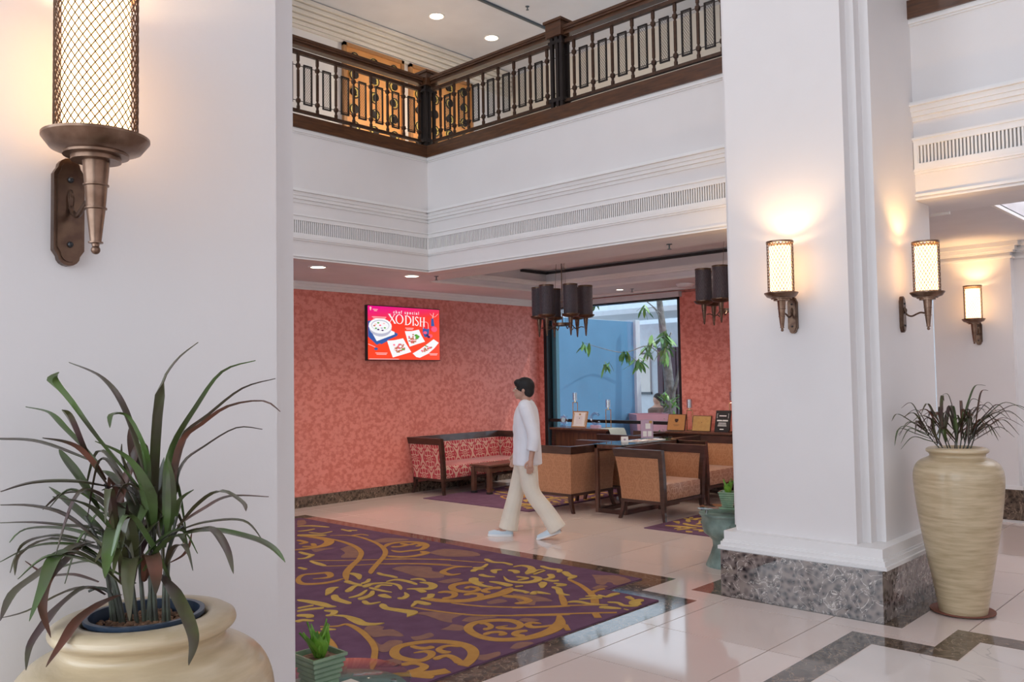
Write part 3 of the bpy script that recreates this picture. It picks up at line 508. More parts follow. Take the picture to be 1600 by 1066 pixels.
# the lobby's big windows behind the photographer
w = MB(); w.box(-5.2, -5, -6, 12.4, 0, .5); w.box(-5.2, -5, -6, 12.4, 6.2, 7.05)
for y in (-6, -2.8, 9.0): w.box(-5.2, -5, y, y+.6 if y < 9 else 12.4, .5, 6.2)
st('wall_front', w, MT['white'])
st('wall_side', MB().box(-5.2, 11.4, -6.2, -6, 0, 7.05), MT['white'])
st('wall_far', MB().box(-5.2, 11.4, 12.4, 12.5, 0, 7.05), MT['white'])
wf = MB()
for y in (-.4, 1.6, 3.6, 5.6, 7.6): wf.box(-5.1, -5.04, y, y+.08, .5, 6.2)
for z in (2.6, 4.6): wf.box(-5.1, -5.04, -2.2, 9, z, z+.08)
w4 = st('window_4', MB().box(-5.08, -5.07, -2.2, 9, .5, 6.2), MT['glass']); st('window_frame', wf, MT['alum'], w4)

# lounge window to the courtyard
w1 = st('window_1', MB().box(11.24, 11.25, 7.02, 9.72, .14, 2.86), MT['glass'])
fr = MB(); fr.box(11.15, 11.30, 9.68, 9.75, .1, 2.92); fr.box(11.15, 11.30, 7.0, 7.045, .1, 2.92); fr.box(11.15, 11.30, 7.0, 9.75, 2.84, 2.87); fr.box(11.15, 11.3, 7.0, 9.75, .1, .15)
fr.box(11.18, 11.26, 7.0, 9.7, .915, .965)
st('window_frame', fr, MT['frame'], w1)
st('mullion', MB().box(11.28, 11.36, 9.58, 9.67, .1, 2.86), MT['teal'], w1)
st('blind_box', MB().box(11.06, 11.16, 6.96, 9.80, 2.862, 2.94), MT['blind'], w1)
w2 = st('window_2', MB().box(11.24, 11.25, 2.9, 3.62, 0, 2.95), MT['glass'])
fr = MB(); fr.box(11.2, 11.3, 2.9, 2.95, 0, 2.95); fr.box(11.2, 11.3, 3.57, 3.62, 0, 2.95)
st('window_frame', fr, MT['alum'], w2)

# ================================================================== COURTYARD OUTSIDE THE GLASS
st('floor_courtyard', MB().box(11.4, 24, -2, 20, -.15, -.02), MT['pave'])
bw = MB().box(11.6, 14.35, 10.12, 10.3, -.02, 2.78); st('wall_courtyard_blue', bw, MT['bluewall'])
st('trim_9', MB().box(14.35, 14.5, 10.06, 10.36, -.02, 2.82), MT['courtwhite'])
st('wall_courtyard_white', MB().box(17.5, 17.7, 4, 16, -.02, 2.95), MT['courtwhite'])
st('trim_10', MB().box(11.40, 11.55, 9.78, 9.95, -.02, 3.4), MT['paleblue'])
st('wall_courtyard_tower', MB().box(20, 20.4, 2, 22, 0, 4.6), MT['courtwhite'])
aw = MB().box(15.4, 17.5, 7.5, 12.5, 3.05, 3.16)
st('trim_11', aw, MT['courtwhite'])
# slatted dark door panel
sd = thing('slat_screen', (17.3, 10.9, 0), 'dark plum slatted screen standing in the courtyard behind the tree', 'screen')
for k in range(7): obj('slat', MB().box(-.03, .03, -.62+.18*k, -.62+.18*k+.14, 0, 2.35), MT['slat'], sd)
bb = thing('lit_board', (17.5, 12.3, 1.75), 'pale blank notice board on the white courtyard wall', 'sign')
obj('board', MB().box(-.05, 0, -.46, .46, -.46, .46), MT['paper'], bb); obj('frame', MB().box(-.06, -.0, -.48, .48, -.52, -.46).box(-.06, 0, -.48, .48, .46, .50), MT['alum'], bb)
pk = MB().lathe([(.0, 0), (.42, 0), (.50, .95), (.44, .95), (.42, .8), (0, .8)], n=4)
o = obj('pink_planter', pk, MT['pink'], loc=(14.15, 9.62, -.02), rz=.05, label='large square pink planter outside the lounge window', cat='planter')
# ================================================================== OBJECTS
# ---- carpets
def stroke_mesh(mb, P, z0, z1, k=8, inside=None, nd=6):
    """ribbon of varying width, raised from the pile"""
    Q = catmull([(a/100, b_/100, w/100) for a, b_, w in P], k)
    n = len(Q); L_ = []; R_ = []
    for i, (x, y, w) in enumerate(Q):
        a = Q[max(i-1, 0)]; b = Q[min(i+1, n-1)]; dx, dy = b[0]-a[0], b[1]-a[1]; d = math.hypot(dx, dy) or 1
        w = max(w, .004)
        e_ = min(i, n-1-i)/max(1, n-1)
        w *= min(1, .22+e_*9)
        L_.append((x-dy/d*w/2, y+dx/d*w/2)); R_.append((x+dy/d*w/2, y-dx/d*w/2))
    if inside:
        keep = [inside(*p) and inside(*q) for p, q in zip(L_, R_)]
        runs = []; cur = []
        for i, kf in enumerate(keep):
            if kf: cur.append(i)
            elif cur: runs.append(cur); cur = []
        if cur: runs.append(cur)
    else: runs = [list(range(n))]
    for rn in runs:
        if len(rn) < 2: continue
        l = [L_[i] for i in rn]; r_ = [R_[i] for i in rn]; m = len(l); e = .002
        vs = [(*p, z1) for p in l]+[(*p, z1) for p in r_]+[(*p, z0) for p in l]+[(*p, z0) for p in r_]
        fs = []
        for i in range(m-1): fs += [(i, i+1, m+i+1, m+i), (i, 2*m+i, 2*m+i+1, i+1), (m+i, m+i+1, 3*m+i+1, 3*m+i)]
        fs += [(0, m, 3*m, 2*m), (m-1, 3*m-1, 4*m-1, 2*m-1)]
        mb.add(vs, fs)
def poly_mesh(mb, P, z0, z1, inside=None):
    C_ = catmull([(a/100, b/100) for a, b in P+[P[0]]], 3)[:-1]
    if inside and not all(inside(*p) for p in C_):
        cx = sum(p[0] for p in C_)/len(C_); cy = sum(p[1] for p in C_)/len(C_)
        if not inside(cx, cy): return
        D = []
        for p in C_:
            t = 1.
            while t > 0 and not inside(cx+(p[0]-cx)*t, cy+(p[1]-cy)*t): t -= .04
            D.append((cx+(p[0]-cx)*t, cy+(p[1]-cy)*t))
        C_ = D
    bm = bmesh.new(); vs = [bm.verts.new((*p, z1)) for p in C_]
    try: bm.faces.new(vs)
    except ValueError: bm.free(); return
    bmesh.ops.triangulate(bm, faces=bm.faces[:]); mb.addbm(bm)
def rug_inside(x, y): return (1.3 < x < 5.83 and 4.09 < y < 9.07) or (1.3 < x < 5.345 and 3.61 < y <= 4.09)
rug = thing('carpet', (3.5, 6.3, .0), 'large purple carpet with gold scrolls and peonies set into a dark marble border', 'carpet')
def rel(mb, o): mb.v = [(a-o[0], b-o[1], c_-o[2]) for a, b, c_ in mb.v]; return mb
O = (3.5, 6.3, 0)
fld = MB().prism([(1.2, 3.603), (5.355, 3.603), (5.355, 4.085), (5.838, 4.085), (5.838, 9.085), (1.2, 9.085)], -.002, .010)
obj('pile', rel(fld, O), MT['rug'], rug)
def motif(nm, mb, m_, par, off, kind=None):
    if mb.v: obj(nm, rel(mb, off).mesh(nm, MT[m_], up=True), None, par, kind=kind)
nm_ = 0
def rug_stroke(c_, P):
    global nm_
    mb = MB(); stroke_mesh(mb, P, .0095, .0135+.00002*(nm_ % 40) if c_ == 'g' else .0150+.00002*(nm_ % 40), inside=rug_inside); nm_ += 1
    motif('scroll_motif' if c_ == 'g' else 'peony_motif', mb, 'ruggold' if c_ == 'g' else 'rugyel', rug, O)
for c_, P in RUG_STROKES: rug_stroke(c_, P)
for k, P in enumerate(RUG_SHADOWS): mb = MB(); poly_mesh(mb, P, .01, .0112+.00003*k, rug_inside); motif('leaf_shadow_motif', mb, 'rugtau', rug, O)
# the same motifs turned over fill the part of the carpet hidden by the pillar
for c_, P in RUG_STROKES:
    Q = [(345-(a-345)-75, 1270-b, w) for a, b, w in P]
    if max(q[0] for q in Q) < 300: rug_stroke(c_, Q)

def small_rug(x0, x1, y0, y1, label, sx, sy, ox, oy):
    t = thing('lounge_rug', ((x0+x1)/2, (y0+y1)/2, 0), label, 'rug'); o_ = ((x0+x1)/2, (y0+y1)/2, 0)
    obj('pile', rel(MB().box(x0, x1, y0, y1, .0, .010), o_), MT['rug'], t)
    ins = lambda x, y: x0+.02 < x < x1-.02 and y0+.02 < y < y1-.02
    g_, y_, t_ = MB(), MB(), MB()
    for c_, P in RUG_STROKES:
        Q = [((a*sx+ox), (b*sy+oy), w*abs(sx)*1.15) for a, b, w in P]
        if any(ins(q[0]/100, q[1]/100) for q in Q): stroke_mesh(g_ if c_ == 'g' else y_, Q, .0095, .0135 if c_ == 'g' else .015, k=3, inside=ins)
    for P in RUG_SHADOWS:
        Q = [(a*sx+ox, b*sy+oy) for a, b in P]
        if any(ins(q[0]/100, q[1]/100) for q in Q): poly_mesh(t_, Q, .01, .0112, ins)
    motif('scroll_motif', g_, 'ruggold', t, o_, 'stuff'); motif('peony_motif', y_, 'rugyel', t, o_, 'stuff'); motif('leaf_shadow_motif', t_, 'rugtau', t, o_, 'stuff')
small_rug(7.90, 10.5, 7.2, 9.2, 'purple and gold rug under the coffee table in front of the crimson sofa', .8, .9, 540, 270)
small_rug(7.82, 10.3, 3.75, 5.43, 'purple and gold rug seen beside the verdigris drum stool', .9, .9, 480, 20)

# ---- seats: one tub design, sofa and armchairs
def ring(hw, d0, d1): return hw, d0, d1
def tub_seat(name, w, d, fabric_out, fabric_in, fabric_seat, label, cat, group=None, h=.82, leg=.055):
    """origin on the floor under the middle; the open front looks to -y; arms and back lean outward"""
    t = thing(name, (0, 0, 0), label, cat, group)
    hw, hd = w/2, d/2
    zs = [.20, .35, .5, .62, .74, h]
    fl_ = lambda z: .065*max(0, (z-.2)/(h-.2))**1.8            # outward lean
    th = .055
    def wall(z0, z1, off, mb, inner=False, n=5):
        """U-shaped wall between z0 and z1; off = inset from outer line; thickness th-2*off"""
        for k in range(n):
            a, b = z0+(z1-z0)*k/n, z0+(z1-z0)*(k+1)/n
            R = []
            for z in (a, b):
                e = fl_(z); X = hw+e-off; Yb = hd+e-off; Yf = -hd-(e*.25)+off*.0; t_ = th-2*off
                R.append([(-X, Yf, z), (-X, Yb, z), (X, Yb, z), (X, Yf, z), (X-t_, Yf, z), (X-t_, Yb-t_, z), (-X+t_, Yb-t_, z), (-X+t_, Yf, z)])
            vs = R[0]+R[1]; fs = [(i, (i+1) % 8, 8+(i+1) % 8, 8+i) for i in range(8)]
            if k == 0: fs.append((7, 6, 1, 0)); fs.append((6, 5, 2, 1)); fs.append((5, 4, 3, 2))
            if k == n-1: fs += [(8, 9, 14, 15), (9, 10, 13, 14), (10, 11, 12, 13)]
            mb.add(vs, fs)
        return mb
    obj('upholstery', wall(.225, h-.095, .006, MB()), fabric_out, t)
    # inner padding of arms and back
    pad = MB(); zt = h-.10; zb = .30
    for k in range(4):
        a, b = zb+(zt-zb)*k/4, zb+(zt-zb)*(k+1)/4; R = []
        for z in (a, b):
            e = fl_(z); X = hw+e-th+.004; Yb = hd+e-th+.004; q = .055
            R.append([(-X+.02, Yb, z), (X-.02, Yb, z), (X-.02, Yb-q, z), (-X+.02, Yb-q, z)])
        pad.add(R[0]+R[1], [(0, 1, 5, 4), (1, 2, 6, 5), (2, 3, 7, 6), (3, 0, 4, 7)]+([(0, 1, 2, 3)] if k == 0 else [])+([(4, 5, 6, 7)] if k == 3 else []))
    obj('back_cushion', pad, fabric_in, t, smooth=True)
    obj('top_frame', wall(h-.095, h, 0, MB(), n=1), MT['wooddk'], t)
    br = MB(); br.box(-hw, hw, -hd, -hd+.04, .20, .235).box(-hw, hw, hd-.04, hd, .20, .235).box(-hw, -hw+.04, -hd, hd, .20, .235).box(hw-.04, hw, -hd, hd, .20, .235)
    obj('bottom_frame', br, MT['wooddk'], t)
    s = MB().bbox(-hw+th, hw-th, -hd+.005, hd-th, .235, .43, .03)
    obj('seat_cushion', s, fabric_seat, t, smooth=True)
    # front posts
    for sx in (-1, 1):
        P = MB(); R = []
        for z in [.2, .35, .5, .62, .74, h]:
            e = fl_(z); x = sx*(hw+e); y = -hd-e*.25; wd = th
            xs = sorted((x+.004*sx, x-sx*wd)); R.append([(xs[0], y-.006, z), (xs[1], y-.006, z), (xs[1], y+.05, z), (xs[0], y+.05, z)])
        obj('front_post', P.loft(R), MT['wooddk'], t)
    # legs, curved outwards at the foot
    xs_ = [-1, 1]
    def leg_mb(x, y, ox, oy):
        R = []
        for z, a, q in ((0, 1.0, .034), (.05, .6, .037), (.11, .22, .042), (.17, .03, .046), (.215, 0, .050)):
            cx, cy = x+ox*a*leg, y+oy*a*leg
            R.append([(cx-q/2, cy-q/2, z), (cx+q/2, cy-q/2, z), (cx+q/2, cy+q/2, z), (cx-q/2, cy+q/2, z)])
        return MB().loft(R)
    for sx in xs_:
        obj('leg', leg_mb(sx*(hw-.026), -hd+.026, sx*.25, -.45), MT['wooddk'], t)
        obj('leg', leg_mb(sx*(hw-.026), hd-.026, sx*.25, .9), MT['wooddk'], t)
    if w > 1.3:
        obj('leg', leg_mb(0, -hd+.03, 0, -.3), MT['wooddk'], t); obj('leg', leg_mb(0, hd-.03, 0, .5), MT['wooddk'], t)
    return t
sofa = tub_seat('sofa', 1.80, .66, MT['damred'], MT['damred'], MT['damred'], 'crimson and cream damask sofa with dark wood frame against the coral wall', 'sofa')
sofa.location = (9.13, 9.47, 0)
ch = tub_seat('armchair', .86, .60, MT['damgold'], MT['damgold2'], MT['seatgold'], 'copper damask armchair facing right, nearest to the drum stool, in front of the long table', 'chair', 'copper armchairs of the lounge')
ch.location = (8.655, 5.73, 0)
def chair(x, y, rz, label, z=0.0):
    c_ = copy_tree(ch); c_.location = (x, y, z); c_.rotation_euler = (0, 0, rz); c_['label'] = label; return c_
chair(10.14, 6.05, 0, 'copper armchair cut off by the square column, second in the row facing right')
chair(8.55, 7.0, PI, 'copper damask armchair seen from behind, right beside the walking person')
chair(9.565, 7.01, PI, 'copper armchair seen through the open frame of the long table')
chair(10.59, 7.50, PI, 'far armchair by the window, only its dark top rail showing above the table')

# ---- long table with a glass top
tb = thing('sofa_table', (9.02, 6.335, 0), 'long dark wood table with glass top between the two rows of armchairs', 'table')
x0, x1, y0, y1 = -.60, .60, -.225, .225
for x in (x0, x1-.045):
    for y in (y0, y1-.045): obj('leg', MB().bbox(x, x+.045, y, y+.045, 0, .80, .004), MT['woodtab'], tb)
sr = MB()
for x in (x0, x1-.045): sr.box(x, x+.045, y0+.045, y1-.045, 0, .05)
for y in (y0, y1-.045): sr.box(x0+.045, x1-.045, y, y+.045, 0, .05)
obj('stretcher', sr, MT['wooddk'], tb)
ap = MB().box(x0, x1, y0, y0+.04, .785, .83).box(x0, x1, y1-.04, y1, .785, .83).box(x0, x0+.04, y0, y1, .785, .83).box(x1-.04, x1, y0, y1, .785, .83)
obj('apron', ap, MT['woodtab'], tb); obj('table_top', MB().box(x0+.03, x1-.03, y0+.03, y1-.03, .80, .825), MT['woodtab'], tb)
obj('glass_top', MB().bbox(x0-.01, x1+.01, y0-.01, y1+.01, .831, .841, .003), MT['tglass'], tb)
ZT = .8415
t = thing('sign_holder', (9.42, 6.46, ZT), 'upright acrylic holder with a lilac picture leaflet on the long table', 'sign', rz=-.75)
obj('acrylic', MB().box(-.085, .085, -.004, .004, 0, .25).box(-.085, .085, -.04, .04, 0, .004), MT['cglass'], t)
obj('leaflet', MB().box(-.08, .08, -.0065, -.0045, .012, .245), MT['lilac'], t)
pic = MB(); pic.box(-.02, .045, -.0075, -.0066, .13, .20)
for a in (-.055, .01): pic.box(a, a+.05, -.0075, -.0066, .03, .10)
obj('picture', pic, MT['paper'], t); obj('picture', MB().box(.03, .07, -.0075, -.0066, .20, .235), MT['gold'], t, label='orange corner picture')
t = thing('table_card', (8.78, 6.36, ZT), 'small folded white card near the left end of the long table', 'card', rz=-.7)
obj('card_face', MB().add([(-.045, -.02, 0), (.045, -.02, 0), (.045, 0, .07), (-.045, 0, .07), (-.045, .02, 0), (.045, .02, 0)], [(0, 1, 2, 3), (3, 2, 5, 4)]), MT['paper'], t)
obj('emblem', MB().box(-.015, .012, -.0165, -.0155, .025, .045), MT['lilac'], t)
for (x, y, a, lb) in ((8.99, 6.32, .1, 'flat magazine on the glass beside the small white card'), (9.29, 6.27, -.15, 'open newspaper lying in front of the leaflet holder')):
    t = thing('magazine', (x, y, ZT), lb, 'magazine', rz=a)
    obj('pages', MB().bbox(-.13, .13, -.09, .09, 0, .008, .002), MT['paper'], t); obj('cover_print', MB().box(-.11, .02, -.07, .05, .008, .009), MT['rugtau'], t)
t = thing('ashtray', (9.52, 6.22, ZT), 'small greenish glass dish at the far end of the long table', 'dish')
obj('bowl', MB().lathe([(.0, .004), (.05, .004), (.065, .03), (.07, .03), (.055, 0), (0, 0)], n=20), MT['tglass'], t, smooth=True)

# ---- coffee table by the sofa
t = thing('coffee_table', (9.19, 8.87, .010), 'low dark wood coffee table in front of the crimson sofa', 'table')
for sx in (-1, 1):
    for sy in (-1, 1):
        l = obj('leg', MB().bbox(sx*.46-.03, sx*.46+.03, sy*.16-.03, sy*.16+.03, .03, .38, .004), MT['woodtab'], t)
        obj('foot_cap', MB().bbox(sx*.46-.034, sx*.46+.034, sy*.16-.034, sy*.16+.034, .0, .032, .004), MT['black'], l)
obj('apron', MB().box(-.47, .47, -.17, .17, .31, .385), MT['woodtab'], t); obj('table_top', MB().bbox(-.51, .51, -.20, .20, .385, .415, .006), MT['woodtab'], t)

# ---- drum stools with glass tops, planters on them
def drum(loc, label):
    t = thing('drum_stool', loc, label, 'stool')
    pr = [(.0, 0), (.205, 0), (.205, .012), (.195, .03), (.165, .10), (.142, .17), (.146, .22), (.175, .255), (.215, .285), (.228, .32), (.232, .38), (.236, .425), (.25, .44), (.255, .447), (.255, .457), (0, .457)]
    obj('drum', MB().lathe(pr, n=48), MT['verdi'], t, smooth=True, angle=50)
    hd = MB()
    for k in range(4):
        a = k*PI/2+.5
        for dz in (-.02, .02):
            P = [(math.cos(a+s_*.12)*(.218+.02*(1-abs(s_))), math.sin(a+s_*.12)*(.218+.02*(1-abs(s_))), .37+dz*.3+.015*s_) for s_ in (-1, -.5, 0, .5, 1)]
            hd.tube(P, .006, 6)
    obj('handle', hd, MT['verdi'], t, smooth=True)
    for k in range(4):
        a = k*PI/2+.9; obj('glass_foot', MB().lathe([(0, 0), (.012, 0), (.012, .03), (0, .03)], (math.cos(a)*.20, math.sin(a)*.20, .457), 12), MT['chrome'], t, smooth=True)
    obj('glass_top', MB().lathe([(0, 0), (.262, 0), (.268, .004), (.268, .008), (.262, .012), (0, .012)], (0, 0, .487), 64), MT['tglass'], t, smooth=True)
    return t
def succulent(loc, label, rz, seed):
    t = thing('planter', loc, label, 'planter', rz=rz); rnd = random.Random(seed)
    def q(h, z): return [(-h, -h, z), (h, -h, z), (h, h, z), (-h, h, z)]
    R = []; n = 6
    for k in range(n):
        z = .02+k*.115/n; h = .042+.026*k/n
        R += [q(h, z), q(h+.0045, z+.002), q(h+.0045, z+.013), q(h+.001, z+.017)]
    R += [q(.070, .137), q(.074, .140), q(.074, .150), q(.066, .150), q(.060, .12)]
    obj('pot', MB().loft(R), MT['celadon'], t)
    obj('tray', MB().loft([q(.055, 0), q(.068, .004), q(.072, .02), q(.066, .02), q(.06, .008)]), MT['celadon'], t)
    obj('pebbles', MB().box(-.06, .06, -.06, .06, .12, .133), MT['gravel'], t)
    for k in range(13):
        a = k*2.4; ti = .14+.075*(k % 5); L_ = .09+.055*rnd.random(); mb = MB(); prev = []
        rg = []
        for s_ in range(6):
            v = s_/5; wd = .025*math.sin(PI*min(1, .18+.82*v))**.7*(1 if v < .6 else (1-(v-.6)/.42))
            rr = .006+L_*v*math.sin(ti)*(1+.25*v); z = .128+L_*v*math.cos(ti*(.8+.5*v))
            cx, cy = rr*math.cos(a), rr*math.sin(a); px_, py_ = -math.sin(a), math.cos(a)
            rg.append([(cx+px_*wd, cy+py_*wd, z), (cx+math.cos(a)*.004, cy+math.sin(a)*.004, z-.003), (cx-px_*wd, cy-py_*wd, z), (cx-math.cos(a)*.002, cy-math.sin(a)*.002, z+.002)])
        obj('leaf', mb.loft(rg), MT['succ'], t, smooth=True)
    return t
drum((6.76, 3.80, 0), 'green verdigris drum stool with round glass top behind the square column')
succulent((6.70, 3.765, .4995), 'celadon planter of bright green leaves beside the square column', .3, 1)
drum((1.98, 2.80, 0), 'drum stool with round glass top at the bottom edge behind the near pillar')
succulent((1.84, 2.74, .4995), 'ribbed celadon planter with green leaves beside the near pillar', -.02, 2)
o = thing('coaster', (1.93, 2.72, .4995), 'small pink paper coaster under the ribbed planter by the near pillar', 'coaster')
obj('paper', MB().box(-.08, .08, -.06, .06, 0, .0008), MT['trous'], o)
# ---- tall clay jars with strappy plants
POTP = [(0, .0), (.165, 0), (.172, .01), (.185, .08), (.213, .22), (.25, .40), (.285, .58), (.31, .74), (.323, .86), (.326, .93), (.318, .98), (.296, 1.02), (.262, 1.045), (.228, 1.058), (.205, 1.068), (.200, 1.080),
        (.207, 1.092), (.221, 1.100), (.227, 1.110), (.223, 1.122), (.206, 1.131), (.176, 1.134), (.158, 1.130), (.150, 1.118), (.150, 1.06), (.18, 1.0), (0, 1.0)]
def jar(loc, label, rz=0, sc=1.0):
    t = thing('clay_jar', loc, label, 'jar', rz=rz)
    prof = catmull(POTP[1:20], 3); prof = [(0, 0)]+[(max(a, 0), b) for a, b in prof]+POTP[20:]
    obj('jar_body', MB().lathe([(a*sc, b) for a, b in prof], n=72), MT['pot'], t, smooth=True, angle=70)
    obj('saucer', MB().lathe([(0, 0), (.17, 0), (.205, .012), (.205, .018), (.15, .012), (0, .012)], (.02, -.02, 0), 48), MT['terra'], t, smooth=True)
    return t
def strap_leaf(P, w, me=None, n=15):
    """arching folded leaf along points P (metres), widest in the first third, tapering to a drawn-out tip"""
    Q = catmull(P, max(2, int(n/(len(P)-1))+1)); m = len(Q); mb = MB(); R = []
    prev = None
    for i, p in enumerate(Q):
        p = Vector(p); t_ = (Vector(Q[min(i+1, m-1)])-Vector(Q[max(i-1, 0)])).normalized()
        s_ = t_.cross(Vector((0, 0, 1)))
        if prev is not None and s_.length < .25: s_ = prev-t_*prev.dot(t_)
        s_.normalize()
        if prev is not None and s_.dot(prev) < 0: s_ = -s_
        prev = s_; nrm = s_.cross(t_).normalized()
        v = i/(m-1); wd = w/2*min(1, .30+v*2.6)*(1-max(0, (v-.45)/.55)**1.6)+.0006
        R.append([p-s_*wd+nrm*wd*.35, p-nrm*.0012, p+s_*wd+nrm*wd*.35, p+nrm*.0008])
    return mb.loft(R)
def stem_mb(P, r0_, r1_): Q = catmull(P, 4); return MB().tube(Q, [r0_+(r1_-r0_)*i/(len(Q)-1) for i in range(len(Q))], 7)
jl = (.851, 1.958, 0)
jar(jl, 'big cream glazed clay jar cut off at the lower left corner', .4, .87)
pl = thing('strap_leaf_plant', (jl[0], jl[1], 1.0), 'large dark green and bronze strap-leaved plant in the near jar', 'plant')
def L2(P): return [(a/1000-jl[0], min(b_/1000, 2.235)-jl[1], c_/1000-1.0) for a, b_, c_ in P]
obj('liner', MB().lathe([(0, 0), (.09, 0), (.116, .10), (.120, .125), (.128, .128), (.128, .137), (.117, .137), (.112, .10), (0, .09)], n=48), MT['liner'], pl, smooth=True)
gr = MB(); rnd = random.Random(3)
for k in range(420):
    a = rnd.random()*6.28; rr = .108*math.sqrt(rnd.random()); s_ = .005+.004*rnd.random()
    gr.ball((rr*math.cos(a), rr*math.sin(a), .108+.006*rnd.random()), s_, s_, s_*.8, 6, 4)
obj('pebbles', gr, MT['gravel'], pl, kind='stuff')
for P in STEMS:
    q = L2(P); q[0] = (q[0][0], q[0][1], .10); obj('stem', stem_mb(q, .0055, .003), MT['stem'], pl, smooth=True)
rnd = random.Random(11)
for i, (w, P) in enumerate(LEAVES):
    obj('leaf', strap_leaf(L2(P), w*.0105), MT[['leafdk', 'leafgr', 'leafdk', 'leafrd', 'leafdk', 'leafgr'][i % 6]], pl, smooth=True)
for i in range(26):       # the leaves on the far side and in the tangle of stems
    a = rnd.uniform(0, 2*PI); base = Vector((rnd.uniform(-.07, .06), rnd.uniform(-.05, .09), rnd.uniform(.20, .38)))
    Ln = rnd.uniform(.20, .34); el = rnd.uniform(.5, 1.2); d = Vector((math.cos(a)*math.cos(el)*.8-.12, math.sin(a)*math.cos(el)*.6+.10, math.sin(el)))
    if base.y+d.y*Ln > .22: d.y = .1
    P = [base, base+d*Ln*.4, base+d*Ln*.75+Vector((0, 0, -.03)), base+d*Ln*1.0+Vector((0, 0, -.10-.1*rnd.random()))]
    obj('leaf', strap_leaf([tuple(p) for p in P], rnd.uniform(.018, .030)), MT[rnd.choice(['leafdk', 'leafgr', 'leafrd', 'leafdk'])], pl, smooth=True)
jr = (6.42, 1.84, 0)
jar(jr, 'tall cream glazed clay jar standing beside the square column', 1.2, .87)
pr_ = thing('strap_leaf_plant', (jr[0], jr[1], 1.0), 'smaller dark strap-leaved plant in the tall jar by the square column', 'plant')
obj('pebbles', MB().lathe([(0, .09), (.129, .09), (.129, .095), (0, .10)], n=32), MT['gravel'], pr_)
rnd = random.Random(21); RV = Vector((r.x, r.y, 0)).normalized()
for k in range(11):
    b0 = RV*(-.10+.02*k)*.9+Vector((0, 0, .09)); lean = (-.5+k/10.0)
    top = b0+RV*(lean*.28+rnd.uniform(-.03, .03))+Vector((rnd.uniform(-.05, .05), rnd.uniform(-.05, .05), rnd.uniform(.14, .24)))
    mid = (b0+top)/2+RV*lean*.02
    obj('stem', stem_mb([tuple(b0), tuple(mid), tuple(top)], .005, .003), MT['stem'], pr_, smooth=True)
    for q in range(8):
        t_ = .35+.65*q/7; bp_ = b0+(top-b0)*t_; a = rnd.uniform(0, 2*PI)
        out = RV*(lean*1.5+rnd.uniform(-.75, .75))+Vector((-f.x, -f.y, 0))*rnd.uniform(-.35, .45)
        if out.length > 1.0: out.normalize()
        Ln = rnd.uniform(.20, .36); el = rnd.uniform(.25, 1.2)
        d = out*math.cos(el)*1.1+Vector((0, 0, math.sin(el)))
        P = [bp_, bp_+d*Ln*.45, bp_+d*Ln*.8+out*.02, bp_+d*Ln*1.0+out*Ln*.30+Vector((0, 0, -.05-.09*rnd.random()))]
        for p in P:
            if p.y > .34: p.y = .34
        obj('leaf', strap_leaf([tuple(p) for p in P], rnd.uniform(.018, .027)), MT[rnd.choice(['leafdk', 'leafgr', 'leafdk', 'leafrd', 'leafdk'])], pr_, smooth=True)

pr_.scale = (.9, .9, .97)
# ---- wall sconces
def lattice(R, z0, z1, n, turns, w=.0030, seg=22):
    mb = MB()
    for sg in (-1, 1):
        for k in range(n):
            a0 = 2*PI*k/n; vs = []; fs = []
            for i in range(seg+1):
                t_ = i/seg; a = a0+sg*turns*2*PI*t_; z = z0+(z1-z0)*t_; rr = R+(.0012 if sg > 0 else 0)
                vs += [(rr*math.cos(a), rr*math.sin(a), z-w*.8), (rr*math.cos(a), rr*math.sin(a), z+w*.8), ((rr+.0020)*math.cos(a), (rr+.0020)*math.sin(a), z)]
            for i in range(seg):
                for q in range(3): j = (q+1) % 3; fs.append((i*3+q, i*3+j, i*3+3+j, i*3+3+q))
            mb.add(vs, fs)
    return mb
lat_mesh = lattice(.089, .012, .372, 32, .45, .0030, 26).mesh('lattice', MT['mesh'])
lat_far = lattice(.089, .012, .372, 24, .36, .0055, 22).mesh('lattice', MT['mesh'])
